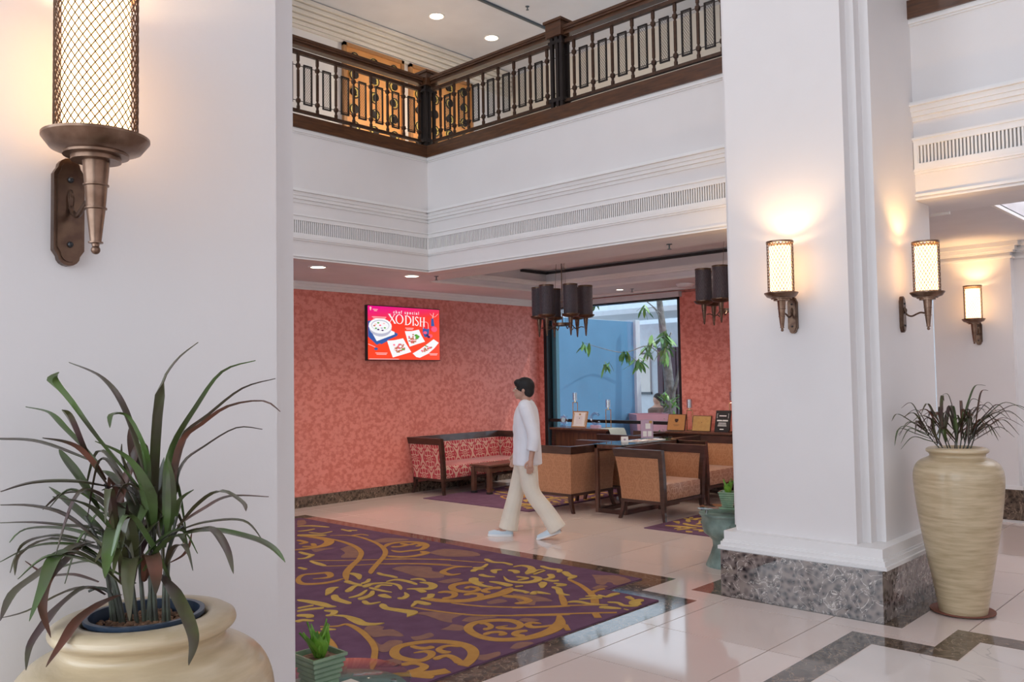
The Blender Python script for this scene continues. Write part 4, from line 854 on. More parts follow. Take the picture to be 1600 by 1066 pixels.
def sconce(loc, rz, label, power, spot=True, col=(1, .68, .36)):
    """origin on the axis at dish height; wall lies .19 towards +y"""
    t = thing('wall_sconce', loc, label, 'lamp', 'lit wall sconces', rz)
    g_ = obj('glass_shade', MB().lathe([(.074, .01), (.074, .345), (.071, .345), (.071, .01)], n=40, cap=False), MT['glow'], t, smooth=True)
    obj('lattice', lat_mesh if loc[0] < 2 else lat_far, None, t)
    for za in (.366, .002): obj('shade_rim', MB().lathe([(.088, za), (.095, za), (.095, za+.016), (.088, za+.016), (.088, za)], n=40, cap=False), MT['bronze'], t, smooth=True)
    obj('dish', MB().lathe([(0, .0), (.09, 0), (.112, .012), (.118, .012), (.118, .006), (.100, -.018), (.072, -.028), (.072, -.034), (.055, -.036), (.055, -.046), (0, -.046)], n=48), MT['bronze'], t, smooth=True, angle=35)
    cn = obj('cone', MB().lathe([(0, -.046), (.030, -.046), (.0255, -.10), (.0285, -.101), (.0285, -.104), (.025, -.106), (.0215, -.155), (.0245, -.156), (.0245, -.159), (.021, -.161), (.0125, -.236), (.0165, -.237), (.0165, -.240), (.009, -.242), (.008, -.248), (0, -.248)], n=28), MT['bronze'], t, smooth=True, angle=35)
    obj('finial', MB().ball((0, 0, -.256), .0105, seg=14, rings=8), MT['bronze'], cn, smooth=True)
    # back plate with shouldered ends
    o_ = []; H0, H1, w_ = -.075, -.285, .036
    for k in range(9): a = PI*k/8; o_.append((.026*math.cos(a), -.068+.024*math.sin(a)))
    o_ = [(w_, -.085), (.030, -.074)]+o_+[(-.030, -.074), (-w_, -.085)]
    lo_ = [(-w_, -.275), (-.030, -.284)]+[(-.026*math.cos(PI*k/8), -.290-.024*math.sin(PI*k/8)) for k in range(9)]+[(.030, -.284), (w_, -.275)]
    bpz = obj('back_plate', MB().prism(o_+lo_, .168, .19, 'y').prism([(a*.8, (b+.18)*.93-.18) for a, b in o_+lo_], .162, .17, 'y'), MT['plate'], t, loc=(0, 0, .038))
    for z in (-.10, -.262): obj('screw', MB().ball((0, .160, z), .0075, seg=10, rings=6), MT['black'], bpz, smooth=True)
    P = catmull([(0, .165, -.115), (0, .15, -.165), (0, .115, -.183), (0, .075, -.168), (0, .05, -.160), (0, .022, -.166)], 5)
    obj('bracket', MB().tube(P, .0065, 8).tube(catmull([(0, .165, -.115), (0, .150, -.135), (0, .158, -.160)], 4), .006, 8), MT['plate'], t, smooth=True, loc=(0, 0, .025))
    ob = obj('bulb', MB().lathe([(0, .04), (.012, .04), (.014, .14), (.026, .19), (.027, .22), (.016, .245), (0, .25)], n=20), MT['glow'], t, smooth=True)
    l = lamp('sconce_light', 'POINT', (loc[0], loc[1], loc[2]+.30), power, col, .03)
    return t
SZ = 2.226
sconce((.785, 2.08, SZ), 0, 'large lit bronze lattice sconce on the near pillar at upper left', 24)
sconce((5.76, 2.772, SZ), -PI/2, 'lit lattice sconce centred on the front of the square column', 14)
sconce((6.60, 2.05, SZ), 0, 'lit lattice sconce on the side of the square column above the tall jar', 16, col=(1, .62, .24))
sconce((10.41, 2.76, SZ), -PI/2, 'smallest lit sconce, on the distant pier at far right', 13, col=(1, .66, .32))
lamp('sconce_light', 'POINT', (6.6, 3.62, 2.65), 10, (1, .68, .36), .04)

# ---- hanging clusters of six dark shades
shade_mesh = MB().lathe([(.086, .01), (.086, .375), (.083, .375), (.083, .01)], n=28, cap=False).mesh('lamp_shade', MT['shade'], True)
lat2 = lattice(.088, .012, .372, 22, .34, .0028, 12).mesh('lattice', MT['shade'])
rim2 = MB().lathe([(.087, .362), (.093, .362), (.093, .382), (.087, .382), (.087, .362)], n=28, cap=False).mesh('shade_rim', MT['plate'], True)
dish2 = MB().lathe([(0, .008), (.10, .008), (.112, .012), (.112, .004), (.09, -.02), (.05, -.03), (0, -.03)], n=28).mesh('dish', MT['plate'], True)
cone2 = MB().lathe([(0, -.03), (.030, -.03), (.024, -.10), (.027, -.102), (.022, -.106), (.011, -.225), (.014, -.228), (.008, -.24), (.010, -.25), (0, -.26)], n=16).mesh('cone', MT['plate'], True)
def cluster(loc, rz, label, ztop):
    t = thing('pendant_cluster', loc, label, 'pendant lamp', 'dark pendant lamp clusters', rz)
    R = .30
    obj('ring', MB().lathe([(.10, -.12), (.13, -.12), (.13, -.085), (.10, -.085), (.10, -.12)], n=32, cap=False), MT['plate'], t, smooth=True)
    wr_ = MB().tube([(0, 0, -.10), (0, 0, ztop-loc[2])], .007, 8)
    for k in range(3):
        a = k*2*PI/3+.3; wr_.tube([(.115*math.cos(a), .115*math.sin(a), -.09), (.05*math.cos(a), .05*math.sin(a), ztop-loc[2])], .0022, 5)
    wr_.lathe([(0, 0), (.06, 0), (.06, -.03), (0, -.035)], (0, 0, ztop-loc[2]), 20)
    wr_.tube([(-.12, 0, -.10), (.12, 0, -.10)], .008, 6).tube([(0, -.12, -.10), (0, .12, -.10)], .008, 6)
    obj('suspension', wr_, MT['plate'], t, smooth=True)
    for k in range(6):
        a = k*PI/3; cx, cy = R*math.cos(a), R*math.sin(a)
        s_ = obj('lamp_shade', shade_mesh, None, t, loc=(cx, cy, 0))
        obj('lattice', lat2, None, s_); obj('shade_rim', rim2, None, s_)
        d_ = obj('dish', dish2, None, t, loc=(cx, cy, 0)); obj('cone', cone2, None, d_)
        P = catmull([(.12, 0, -.10), (.155, 0, -.15), (.19, 0, -.165), (.23, 0, -.14), (.275, 0, -.145)], 4)
        ca, sa = math.cos(a), math.sin(a)
        obj('arm', MB().tube([(p[0]*ca, p[0]*sa, p[2]) for p in P], .0065, 6), MT['plate'], t, smooth=True)
    return t
cluster((8.335, 6.965, 2.44), 0, 'dark six-shade pendant cluster hanging in front of the lounge window', 3.34)
cluster((8.80, 4.85, 2.50), .155, 'dark six-shade pendant cluster half hidden by the square column', 3.34)

# ---- recessed lights, sprinklers, detectors
def downlight(x, y, z, label, r_=.085, pw=0):
    t = thing('downlight', (x, y, z), label, 'ceiling light', 'recessed round downlights')
    obj('trim_ring', MB().lathe([(r_, -.001), (r_+.025, -.001), (r_+.025, -.006), (r_, -.009), (r_, -.001)], n=32, cap=False), MT['dome'], t, smooth=True)
    obj('lens', MB().lathe([(0, -.004), (r_, -.004), (r_, -.001), (0, -.001)], n=32), MT['lamp'], t)
    if pw: lamp('downlight_beam', 'SPOT', (x, y, z-.02), pw, (1, .86, .68), .05, spot=2.2, blend=.7)
downlight(5.68, 8.44, 3.0, 'round downlight in the lounge soffit nearest the pillar, above the coral wall', pw=40)
downlight(7.08, 8.42, 3.0, 'round downlight in the lounge soffit above the screen, near the fascia corner', pw=40)
downlight(10.62, 7.72, 3.0, 'tiny downlight in the soffit in front of the courtyard window', .05, pw=15)
for x_, y_ in ((8.45, 7.75), (9.25, 8.15), (9.0, 6.3), (8.5, 5.1), (9.3, 7.0)): lamp('lounge_fill', 'SPOT', (x_, y_, 3.32), 60, (1, .86, .72), .05, spot=2.2, blend=.7)  # added spots without fixtures, out of view, to brighten the lounge
dz = 7.05; k_ = (dz-1.65)/(7.2-1.65)
downlight(8.569*k_, 9.54*k_, dz, 'left one of two round downlights in the high ceiling above the balcony', .10, pw=60)
downlight(9.757*k_, 9.537*k_, dz, 'right one of two round downlights in the high ceiling above the balcony', .10, pw=60)
def sprinkler(x, y, z, label):
    t = thing('sprinkler', (x, y, z), label, 'sprinkler')
    obj('rose', MB().lathe([(0, 0), (.03, 0), (.03, -.006), (.008, -.01), (.008, -.045), (.022, -.05), (.022, -.054), (0, -.054)], n=16), MT['alum'], t, smooth=True)
sprinkler(7.05+.3, 8.25, 3.0, 'small sprinkler head beside the soffit downlight at the fascia corner')
sprinkler(7.40, 4.75, 3.0, 'small sprinkler head under the soffit left of the square column')
sprinkler(9.308*k_, 8.342*k_, dz, 'sprinkler head on the high ceiling right of the downlights')
sprinkler(10.7, 7.55, 3.0, 'small sprinkler head in front of the window blind box')
obj('smoke_detector', MB().lathe([(0, 0), (.13, 0), (.13, -.02), (.10, -.05), (0, -.055)], n=28), MT['dome'], smooth=True, loc=(10.75, 6.65, 3.0), label='flat white round detector on the ceiling above the coral wall corner', cat='detector')
obj('ceiling_groove', MB().box(-2.0, 9.9, -.02, .02, -.03, 0), MT['alum'], loc=(0, 8.651*k_, dz), label='thin dark track running across the high ceiling', cat='groove')  # raised dark strip standing in for a groove line in the ceiling

# ---- balcony railings
def baluster_mesh():
    mb = MB(); pr = []
    for z, w_ in ((0, .030), (.045, .030), (.05, .022), (.075, .022), (.08, .036), (.10, .044), (.12, .036), (.125, .022), (.14, .018), (.145, .026), (.43, .026), (.435, .018), (.45, .022), (.455, .036), (.475, .044), (.495, .036), (.50, .022), (.52, .022), (.525, .030), (.60, .030)):
        h = w_/2; pr.append([(-h, -h*.8, z), (h, -h*.8, z), (h, h*.8, z), (-h, h*.8, z)])
    return mb.loft(pr).mesh('baluster', MT['iron'])
BAL = baluster_mesh()
def panel_mesh():
    mb = MB(); w_, z0, z1, q = .056, .075, .525, .014
    mb.box(-w_, -w_+q, -.009, .009, z0, z1).box(w_-q, w_, -.009, .009, z0, z1).box(-w_, w_, -.009, .009, z0, z0+q).box(-w_, w_, -.009, .009, z1-q, z1)
    return mb.mesh('lattice_frame', MT['ironblk'])
PAN = panel_mesh()
def diag():
    mb = MB(); w_, z0, z1 = .044, .088, .512; s_ = .036
    for sg in (1, -1):
        k = -.2
        while k < .7:
            pts = []
            for e in (-w_, w_):
                z = z0+k+sg*(e)*1.5; pts.append((e, z))
            (xa, za), (xb, zb) = pts
            def clip(xa, za, xb, zb):
                out = []
                for zz in (z0, z1):
                    pass
                ta, tb_ = 0., 1.; dz_ = zb-za
                for zz, up in ((z0, True), (z1, False)):
                    t_ = (zz-za)/dz_
                    if (dz_ > 0) == up: ta = max(ta, t_)
                    else: tb_ = min(tb_, t_)
                return ta, tb_
            ta, tb_ = clip(xa, za, xb, zb)
            if tb_-ta > .05:
                A_ = (xa+(xb-xa)*ta, .002*sg, za+(zb-za)*ta); B_ = (xa+(xb-xa)*tb_, .002*sg, za+(zb-za)*tb_)
                mb.tube([A_, B_], .0019, 3, cap=False)
            k += s_
    return mb.mesh('lattice', MT['ironblk'])
LATM = diag()
def newel(t, p, axis):
    P = MB()
    for a in (-.075, -.02, .035+.02):
        for b in (-.05, .05):
            P.box(p-.018+a, p+.018+a, b-.018, b+.018, 4.60, 5.38)
    P.box(p-.10, p+.10, -.07, .07, 4.66, 4.70).box(p-.10, p+.10, -.07, .07, 5.30, 5.335)
    C_ = MB().bbox(p-.11, p+.11, -.10, .10, 5.37, 5.53, .006).bbox(p-.13, p+.13, -.12, .12, 5.525, 5.556, .006)
    if axis == 'y':
        for m_ in (P, C_): m_.v = [(b, a, z) for a, b, z in m_.v]
    return P, C_
def railing(label, axis, fixed, a0, a1, bal, newels, t=None):
    t = thing('balcony_railing', (0, fixed, 0) if axis == 'x' else (fixed, 0, 0), label, 'railing')
    def B(z0, z1, w_, nm, m_, seg=None):
        mb = MB()
        if isinstance(w_, list):
            for (wa, za, zb) in w_: mb.box(a0, a1, -wa, wa, za, zb)
        else: mb.box(a0, a1, -w_, w_, z0, z1)
        if axis == 'y': mb.v = [(b, a, z) for a, b, z in mb.v]
        obj(nm, mb, m_, t)
    B(0, 0, [(.045, 5.378, 5.395), (.034, 5.395, 5.420), (.056, 5.420, 5.442), (.066, 5.442, 5.465), (.055, 5.465, 5.478)], 'handrail', MT['wood'])
    B(5.298, 5.34, .022, 'middle_rail', MT['iron']); B(4.645, 4.675, .022, 'bottom_rail', MT['iron'])
    rods = MB()
    for z in (4.775, 5.17): rods.box(a0, a1, -.003, .003, z-.003, z+.003)
    if axis == 'y': rods.v = [(b, a, z) for a, b, z in rods.v]
    obj('thin_rod', rods, MT['ironblk'], t)
    rz = 0 if axis == 'x' else PI/2
    for p in bal:
        o = obj('baluster', BAL, None, t); o.scale = (1, 1, 1.05); o.location = (p, 0, 4.67) if axis == 'x' else (0, p, 4.67); o.rotation_euler = (0, 0, rz)
    for p, q in zip(bal, bal[1:]):
        if abs(q-p) > .3: continue
        m_ = (p+q)/2
        o = obj('lattice_panel', PAN, None, t); o.location = (m_, 0, 4.67) if axis == 'x' else (0, m_, 4.67); o.rotation_euler = (0, 0, rz)
        obj('lattice', LATM, None, o)
    for p in newels:
        P, C_ = newel(t, p, axis); n_ = obj('newel_post', P, MT['ironblk'], t); obj('newel_cap', C_, MT['wood'], n_)
    return t
AY, BX = 8.09, 7.09
railing('lattice balcony railing left of the corner newel, in front of the ochre screens', 'x', AY, 1.4, 6.97, [5.199-.25*k for k in range(14, 0, -1)]+[5.199+.2503*k for k in range(8)], [7.10])
railing('lattice balcony railing between the corner newel and the square column', 'y', BX, 3.3, 7.97, [3.41+.2535*k for k in range(10)]+[6.076+.252*k for k in range(8)], [5.90])
railing('corner of balcony railing at the top right beyond the square column', 'y', BX, -1.5, 2.38, [2.12-.25*k for k in range(14, -1, -1)], [])

# ---- gallery screens with curled ironwork
def art(x0, x1, label):
    t = thing('ornamental_screen', ((x0+x1)/2, 10.29, 4.52), label, 'screen'); h = (x1-x0)/2; H = 2.15
    obj('panel', MB().box(-h+.04, h-.04, -.02, 0, 0, H-.04), MT['orange'], t)
    obj('frame', MB().box(-h, -h+.05, -.06, 0, 0, H).box(h-.05, h, -.06, 0, 0, H).box(-h, h, -.06, 0, H-.05, H), MT['oak'], t)
    n = max(2, int((2*h-.2)/.27)); rnd = random.Random(5)
    for i in range(n):
        cx = -h+.20+(2*h-.4)*i/(n-1)
        for j in range(8):
            cz = .14+j*.26; s_ = 1 if (i+j) % 2 else -1; R_ = .085
            P = [(cx+s_*R_*math.cos(a)*(1-.08*a), -.045, cz+R_*math.sin(a)*(1-.08*a)) for a in [x*.55 for x in range(-3, 11)]]
            cu = obj('iron_curl', MB().tube(P, .009, 5), MT['ironblk'], t, smooth=True)
            obj('disc', MB().lathe([(0, -.012), (.055, -.012), (.055, .012), (0, .012)], n=16).tr_y(cx-s_*.02, -.035, cz), MT['ironblk'], cu)
            obj('gold_disc', MB().lathe([(0, -.006), (.078, -.006), (.078, .006), (0, .006)], n=16).tr_y(cx+s_*.015, -.03, cz+.01), MT['oldgold'], cu)
def tr_y(s, x, y, z):
    s.v = [(a+x, c_+y, b+z) for a, b, c_ in s.v]; return s
MB.tr_y = tr_y
art(7.356, 8.50, 'ochre screen with curled ironwork and gold discs, left one behind the balcony railing')
art(8.62, 10.0, 'ochre screen with curled ironwork and gold discs, right one behind the corner newel')
lamp('gallery_light', 'POINT', (8.1, 9.4, 5.6), 26, (1, .80, .58), .1)
lamp('gallery_light', 'POINT', (5.3, 9.2, 5.6), 8, (1, .86, .70), .1)
lamp('gallery_light', 'POINT', (9.6, 7.2, 5.6), 12, (1, .90, .80), .1)
# ---- wall screen with the restaurant advertisement
TVZ0, TVZ1 = 1.965, 2.735
tv = thing('wall_screen', (8.10, 9.80, (TVZ0+TVZ1)/2), 'glowing red flat screen advertising XO DISH on the coral wall', 'television')
HW, HH = .68, (TVZ1-TVZ0)/2
obj('casing', MB().bbox(-HW-.012, HW+.012, 0, .058, -HH-.012, HH+.012, .004), MT['black'], tv)
def emis(name, c, s_=1.0):
    m = bpy.data.materials.new(name); m.use_nodes = True; b = m.node_tree.nodes['Principled BSDF']
    b.inputs['Base Color'].default_value = (.02, .02, .02, 1); b.inputs['Roughness'].default_value = .3
    b.inputs['Emission Color'].default_value = (*c, 1); b.inputs['Emission Strength'].default_value = s_; return m
scr = emis('screen_red', (1, .05, .012))
nt = scr.node_tree; N = nt.nodes; tc = N.new('ShaderNodeTexCoord'); sp = N.new('ShaderNodeSeparateXYZ'); nt.links.new(tc.outputs['Object'], sp.inputs[0])
mr = N.new('ShaderNodeMapRange'); mr.inputs[1].default_value = -.05; mr.inputs[2].default_value = .42
nt.links.new(math_node(nt, 'SUBTRACT', sp.outputs[2], math_node(nt, 'MULTIPLY', sp.outputs[0], .12)), mr.inputs[0])
rp = N.new('ShaderNodeValToRGB'); nt.links.new(mr.outputs[0], rp.inputs[0]); e = rp.color_ramp.elements
e[0].position = 0; e[0].color = (1, .055, .012, 1); e[1].position = 1; e[1].color = (.85, .0, .23, 1); el = e.new(.55); el.color = (.95, .035, .02, 1)
nt.links.new(rp.outputs[0], N['Principled BSDF'].inputs['Emission Color'])
E_ = {'w': emis('screen_white', (.9, .9, .92), 1.05), 'b': emis('screen_blue', (.03, .10, .36)), 'p': emis('screen_pink', (1, .10, .22)), 'd': emis('screen_plum', (.05, .01, .08)), 'f': emis('screen_food', (.50, .16, .07)), 'g': emis('screen_green', (.10, .38, .04)), 's': emis('screen_shadow', (.50, .50, .62)), 'l': emis('screen_pinkwhite', (1, .55, .55)), 'k': emis('screen_crimson', (.9, .01, .02))}
obj('screen', MB().box(-HW, HW, -.003, 0, -HH, HH), scr, tv)
# picture coordinates 0..980 x 0..730 (from the upper left) laid on the screen
def SP(x, y): return (-HW+x/980*2*HW, HH-y/730*2*HH)
def poly(pts, key, lay, nm='picture'):
    y = -.0035-.0005*lay; q = [SP(*p) for p in pts]
    obj(nm, MB().prism(q, y-.0004, y, 'y'), E_[key], tv)
def ell(cx, cy, rx, ry, key, lay, n=22, rot=0, nm='picture'):
    poly([(cx+rx*math.cos(a)*math.cos(rot)-ry*math.sin(a)*math.sin(rot), cy+rx*math.cos(a)*math.sin(rot)+ry*math.sin(a)*math.cos(rot)) for a in [2*PI*k/n for k in range(n)]], key, lay, nm)
def line(pts, w_, key, lay, nm='picture', k=5):
    Q = catmull(pts, k) if len(pts) > 2 else pts; mb = MB(); y = -.0035-.0005*lay
    for a, b in zip(Q, Q[1:]):
        dx, dy = b[0]-a[0], b[1]-a[1]; d = math.hypot(dx, dy) or 1; nx, ny = -dy/d*w_/2, dx/d*w_/2
        q = [SP(a[0]+nx, a[1]+ny), SP(b[0]+nx, b[1]+ny), SP(b[0]-nx, b[1]-ny), SP(a[0]-nx, a[1]-ny)]
        mb.prism(q, y-.0004, y, 'y')
    obj(nm, mb, E_[key], tv)
# napkin, square plate and soup bowl
poly([(0, 210), (40, 200), (390, 370), (380, 400), (110, 530), (0, 420)], 'b', 1); poly([(130, 500), (170, 520), (260, 470), (230, 440)], 'b', 2)
poly([(5, 280), (60, 230), (345, 345), (345, 380), (110, 480)], 'w', 3)
ell(160, 300, 145, 115, 's', 4); ell(158, 270, 150, 105, 'w', 5); ell(158, 262, 118, 74, 's', 6); ell(158, 266, 110, 66, 'w', 7)
for (x, y, k) in ((130, 230, 'g'), (155, 262, 'p'), (80, 270, 'f'), (100, 305, 'g'), (130, 320, 'd'), (185, 330, 'd'), (215, 295, 'g'), (205, 235, 'l'), (95, 250, 'l'), (175, 300, 's')): ell(x, y, 15, 10, k, 8, 10)
# three plates
poly([(485, 330), (580, 325), (680, 300), (710, 370), (765, 470), (660, 505), (550, 545), (520, 460)], 'w', 3)
poly([(245, 470), (340, 460), (460, 430), (510, 520), (570, 620), (430, 665), (320, 700), (280, 590)], 'w', 3)
poly([(590, 640), (690, 580), (800, 500), (890, 430), (965, 480), (900, 560), (810, 640), (690, 700), (640, 690)], 'w', 3)
rnd = random.Random(4)
for (cx, cy, rx, ry, n) in ((590, 430, 56, 62, 26), (400, 560, 78, 66, 40), (790, 570, 76, 34, 28)):
    for k in range(n):
        a = rnd.random()*6.28; q = math.sqrt(rnd.random()); ell(cx+rx*1.0*q*math.cos(a), cy+ry*q*math.sin(a)*(1 if cx < 700 else .8)-(0 if cx < 700 else (q*math.cos(a))*38), 15, 10, rnd.choice('ffflp'), 4+k % 3, 9)
for (x, y) in ((640, 385), (665, 400), (650, 420), (448, 590), (465, 580), (775, 530)): ell(x, y, 24 if x > 500 and x < 700 else 14, 18 if x > 500 and x < 700 else 9, 'g', 7, 10)
# basket, lipstick, brush and cherries on the right
poly([(735, 270), (830, 280), (815, 400), (760, 405), (735, 340)], 'b', 3); ell(770, 340, 26, 20, 'p', 4); ell(800, 375, 18, 16, 'd', 4); poly([(765, 200), (795, 190), (805, 290), (765, 285)], 'k', 4)
line([(745, 285), (745, 210), (775, 185), (810, 210), (815, 285)], 7, 'l', 5)
poly([(860, 130), (890, 130), (905, 240), (855, 245)], 'b', 3); ell(900, 285, 44, 40, 'p', 4); ell(860, 280, 30, 36, 'k', 3); line([(895, 50), (880, 130)], 9, 'l', 3); line([(840, 60), (900, 110), (960, 60)], 5, 'l', 3)
ell(845, 385, 30, 26, 'p', 4); ell(820, 400, 20, 18, 'd', 5)
line([(0, 520), (90, 560)], 8, 'l', 3); ell(100, 585, 24, 18, 'b', 4)
# lettering: XO DISH in a thin-and-thick roman, chef special above it
def T(pts, w_): line(pts, w_, 'w', 9, 'letter', 6)
T([(272, 100), (354, 228)], 17); T([(347, 100), (274, 228)], 6); T([(258, 102), (300, 102)], 4); T([(332, 102), (362, 102)], 4); T([(258, 227), (288, 227)], 4); T([(334, 227), (370, 227)], 4)
Oc = [(412+46*math.cos(a)*(1 if True else 1), 165+64*math.sin(a)) for a in [2*PI*k/24 for k in range(25)]]
for k in range(24):
    a = 2*PI*(k+.5)/24; T([Oc[k], Oc[k+1]], 5+11*abs(math.cos(a)))
def serif(x, y): T([(x-15, y), (x+15, y)], 4)
T([(500, 112), (500, 240)], 15); serif(498, 112); serif(498, 240)
Dc = [(505+62*math.sin(a), 176-64*math.cos(a)) for a in [PI*k/14 for k in range(15)]]
for k in range(14): T([Dc[k], Dc[k+1]], 5+12*math.sin(PI*(k+.5)/14))
T([(600, 118), (600, 244)], 15); serif(600, 118); serif(600, 244)
T([(672, 138), (655, 121), (635, 133), (638, 160), (660, 182), (672, 212), (655, 242), (634, 236), (626, 218)], 12)
T([(703, 124), (703, 250)], 14); T([(752, 127), (752, 252)], 14); T([(703, 186), (752, 188)], 6)
for x in (703, 752): serif(x, 125); serif(x, 251)
def text(s_, x, y, size, key='w', lay=9, sx=1.0, nm='lettering'):
    cu = bpy.data.curves.new('t', 'FONT'); cu.body = s_; cu.size = size/730*2*HH*1.38; cu.align_x = 'CENTER'; cu.offset = .0012; cu.resolution_u = 2
    o = bpy.data.objects.new('t', cu); COL.objects.link(o); dg = bpy.context.evaluated_depsgraph_get(); dg.update()
    me = bpy.data.meshes.new_from_object(o.evaluated_get(dg)); bpy.data.objects.remove(o)
    cx, cz = SP(x, y); yy = -.0035-.0005*lay
    for v in me.vertices: v.co = Vector((cx+v.co.x*sx, yy, cz+v.co.y))
    me.materials.clear(); me.materials.append(E_[key]); obj(nm, me, None, tv)
text('c h e f   s p e c i a l', 505, 88, 44, sx=1.0)
def tiny(x0, x1, y, n=2):       # captions too small to read: fine pale rules
    for k in range(n): line([(x0+(14 if k % 2 else 0), y+k*18), (x1-(10 if k % 2 else 0), y+k*18)], 9, 'l', 9, 'caption')
tiny(50, 235, 150); tiny(490, 605, 285); tiny(90, 245, 640); tiny(820, 945, 640); tiny(10, 400, 722, 1)
ell(32, 40, 9, 26, 'l', 9, nm='emblem'); ell(32, 28, 14, 10, 'l', 9, nm='emblem'); tiny(62, 125, 48)

# ---- consoles along the window
def console(x, y0, y1, z, label):
    t = thing('console_table', (x, (y0+y1)/2, 0), label, 'table'); h = (y1-y0)/2
    obj('table_top', MB().bbox(-.22, .22, -h, h, z-.03, z, .005), MT['woodtab'], t)
    obj('panel', MB().box(-.17, .17, -h+.20, h-.06, .12, z-.07), MT['woodcon'], t)
    obj('apron', MB().box(-.19, .19, -h+.05, h-.03, z-.075, z-.03), MT['wooddk'], t)
    for sx in (-1, 1):
        for yy in (-h+.06, -h+.15, h-.06):
            obj('leg', MB().loft([[(sx*.17-.02, yy-.02, 0), (sx*.17+.02, yy-.02, 0), (sx*.17+.02, yy+.02, 0), (sx*.17-.02, yy+.02, 0)], [(sx*.17-.03, yy-.03, z-.2), (sx*.17+.03, yy-.03, z-.2), (sx*.17+.03, yy+.03, z-.2), (sx*.17-.03, yy+.03, z-.2)], [(sx*.17-.025, yy-.025, z-.075), (sx*.17+.025, yy-.025, z-.075), (sx*.17+.025, yy+.025, z-.075), (sx*.17-.025, yy+.025, z-.075)]]), MT['wooddk'], t)
    return t
CZ = .858
console(10.80, 7.98, 9.16, CZ, 'dark wood console with awards in front of the left half of the courtyard window')
console(10.88, 5.72, 6.99, CZ, 'dark wood console with three plaques against the coral wall')
t = thing('table_runner', (10.80, 8.0, CZ+.0005), 'grey-green patterned cloth hanging over the right end of the awards console', 'cloth')
R = []
for k, (y, z) in enumerate(((.20, .002), (.0, .002), (-.022, .001), (-.045, -.04), (-.07, -.13), (-.10, -.24))):
    R.append([(x/10.-.2+.0, y-.012*math.sin(x*1.7)*(k > 2), z+.01*math.sin(x*2.1)*(k > 4)) for x in range(0, 5)]+[(x/10.-.2, y-.006-.012*math.sin(x*1.7)*(k > 2), z-.002+.01*math.sin(x*2.1)*(k > 4)) for x in range(4, -1, -1)])
obj('cloth', MB().loft(R), MT['cloth'], t, smooth=True)
RZ = -.76+PI/2   # faces the hall
def face(loc, label, cat, name, rz=None):
    return thing(name, loc, label, cat, rz=-PI/2 if rz is None else rz)
def picture(loc, w_, h_, fr, fa, label, name, cat, lean=.25, border=.018, rz=None):
    t = face(loc, label, cat, name, rz); c_, s_ = math.cos(lean), math.sin(lean)
    def T3(mb): mb.v = [(a, b*c_+z*s_, z*c_-b*s_+.004) for a, b, z in mb.v]; return mb
    obj('frame', T3(MB().box(-w_/2, w_/2, -.009, .009, 0, h_)), fr, t)
    obj('picture_face', T3(MB().box(-w_/2+border, w_/2-border, -.0115, -.009, border, h_-border)), fa, t)
    obj('easel', MB().tube([(0, .02, h_*.6), (0, h_*.42, .0065)], .005, 6), MT['black'], t)
    return t, T3
t, T3 = picture((10.72, 8.66, CZ), .30, .265, MT['oak'], MT['paper'], 'certificate in a light wooden frame on the left console', 'framed_certificate', 'picture frame')
mb = MB()
for k in range(6): mb.box(-.06, .06, -.0125, -.0115, .06+k*.022, .063+k*.022)
obj('printed_lines', T3(mb), MT['lilac'], t); obj('gold_border', T3(MB().box(-.125, -.112, -.0125, -.0115, .03, .235).box(.112, .125, -.0125, -.0115, .03, .235)), MT['gold'], t); obj('crest', T3(MB().box(-.018, .018, -.0125, -.0115, .20, .225)), MT['gold'], t)
t, T3 = picture((10.74, 6.86, CZ), .30, .245, MT['wooddk'], MT['copper'], 'copper-coloured plaque with dark crest, left one on the right console', 'award_plaque', 'plaque', border=.008)
obj('crest', T3(MB().box(-.03, .03, -.0125, -.0115, .14, .175).box(-.018, .018, -.0128, -.0115, .125, .14)), MT['wooddk'], t); obj('printed_lines', T3(MB().box(-.05, .05, -.0125, -.0115, .085, .089).box(-.04, .04, -.0125, -.0115, .07, .074)), MT['wooddk'], t)
t, T3 = picture((10.74, 6.44, CZ), .30, .23, MT['wooddk'], MT['gold'], 'gold plaque with dark rim, middle one on the right console', 'award_plaque', 'plaque', border=.008)
mb = MB()
for k in range(7): mb.box(-.07+.005*(k % 2), .07, -.0122, -.0115, .05+k*.020, .0525+k*.020)
obj('engraved_lines', T3(mb), MT['copper'], t)
t, T3 = picture((10.72, 6.10, CZ), .23, .31, MT['black'], MT['black'], 'black plaque with white lettering, nearest to the square column', 'award_plaque', 'plaque', border=.012)
mb = MB().box(-.055, .055, -.0126, -.0115, .225, .240); mb.box(-.09, -.086, -.0126, -.0115, .20, .265).box(.086, .09, -.0126, -.0115, .20, .265).box(-.09, -.078, -.0126, -.0115, .262, .265).box(.078, .09, -.0126, -.0115, .262, .265).box(-.09, -.078, -.0126, -.0115, .20, .203).box(.078, .09, -.0126, -.0115, .20, .203)
mb.box(-.085, .085, -.0126, -.0115, .155, .175)
for k in range(4): mb.box(-.07+.004*k, .07-.004*k, -.0126, -.0115, .085+k*.015, .091+k*.015)
mb.box(-.03, .03, -.0126, -.0115, .035, .048)
obj('lettering', T3(mb), MT['paper'], t)
t = face((10.74, 8.98, CZ), 'clear star-shaped crystal trophy at the left end of the awards console', 'trophy', 'crystal_trophy')
pts = [((.085 if k % 2 == 0 else .06)*math.cos(PI*k/8), .12+(.085 if k % 2 == 0 else .06)*math.sin(PI*k/8)) for k in range(16)]
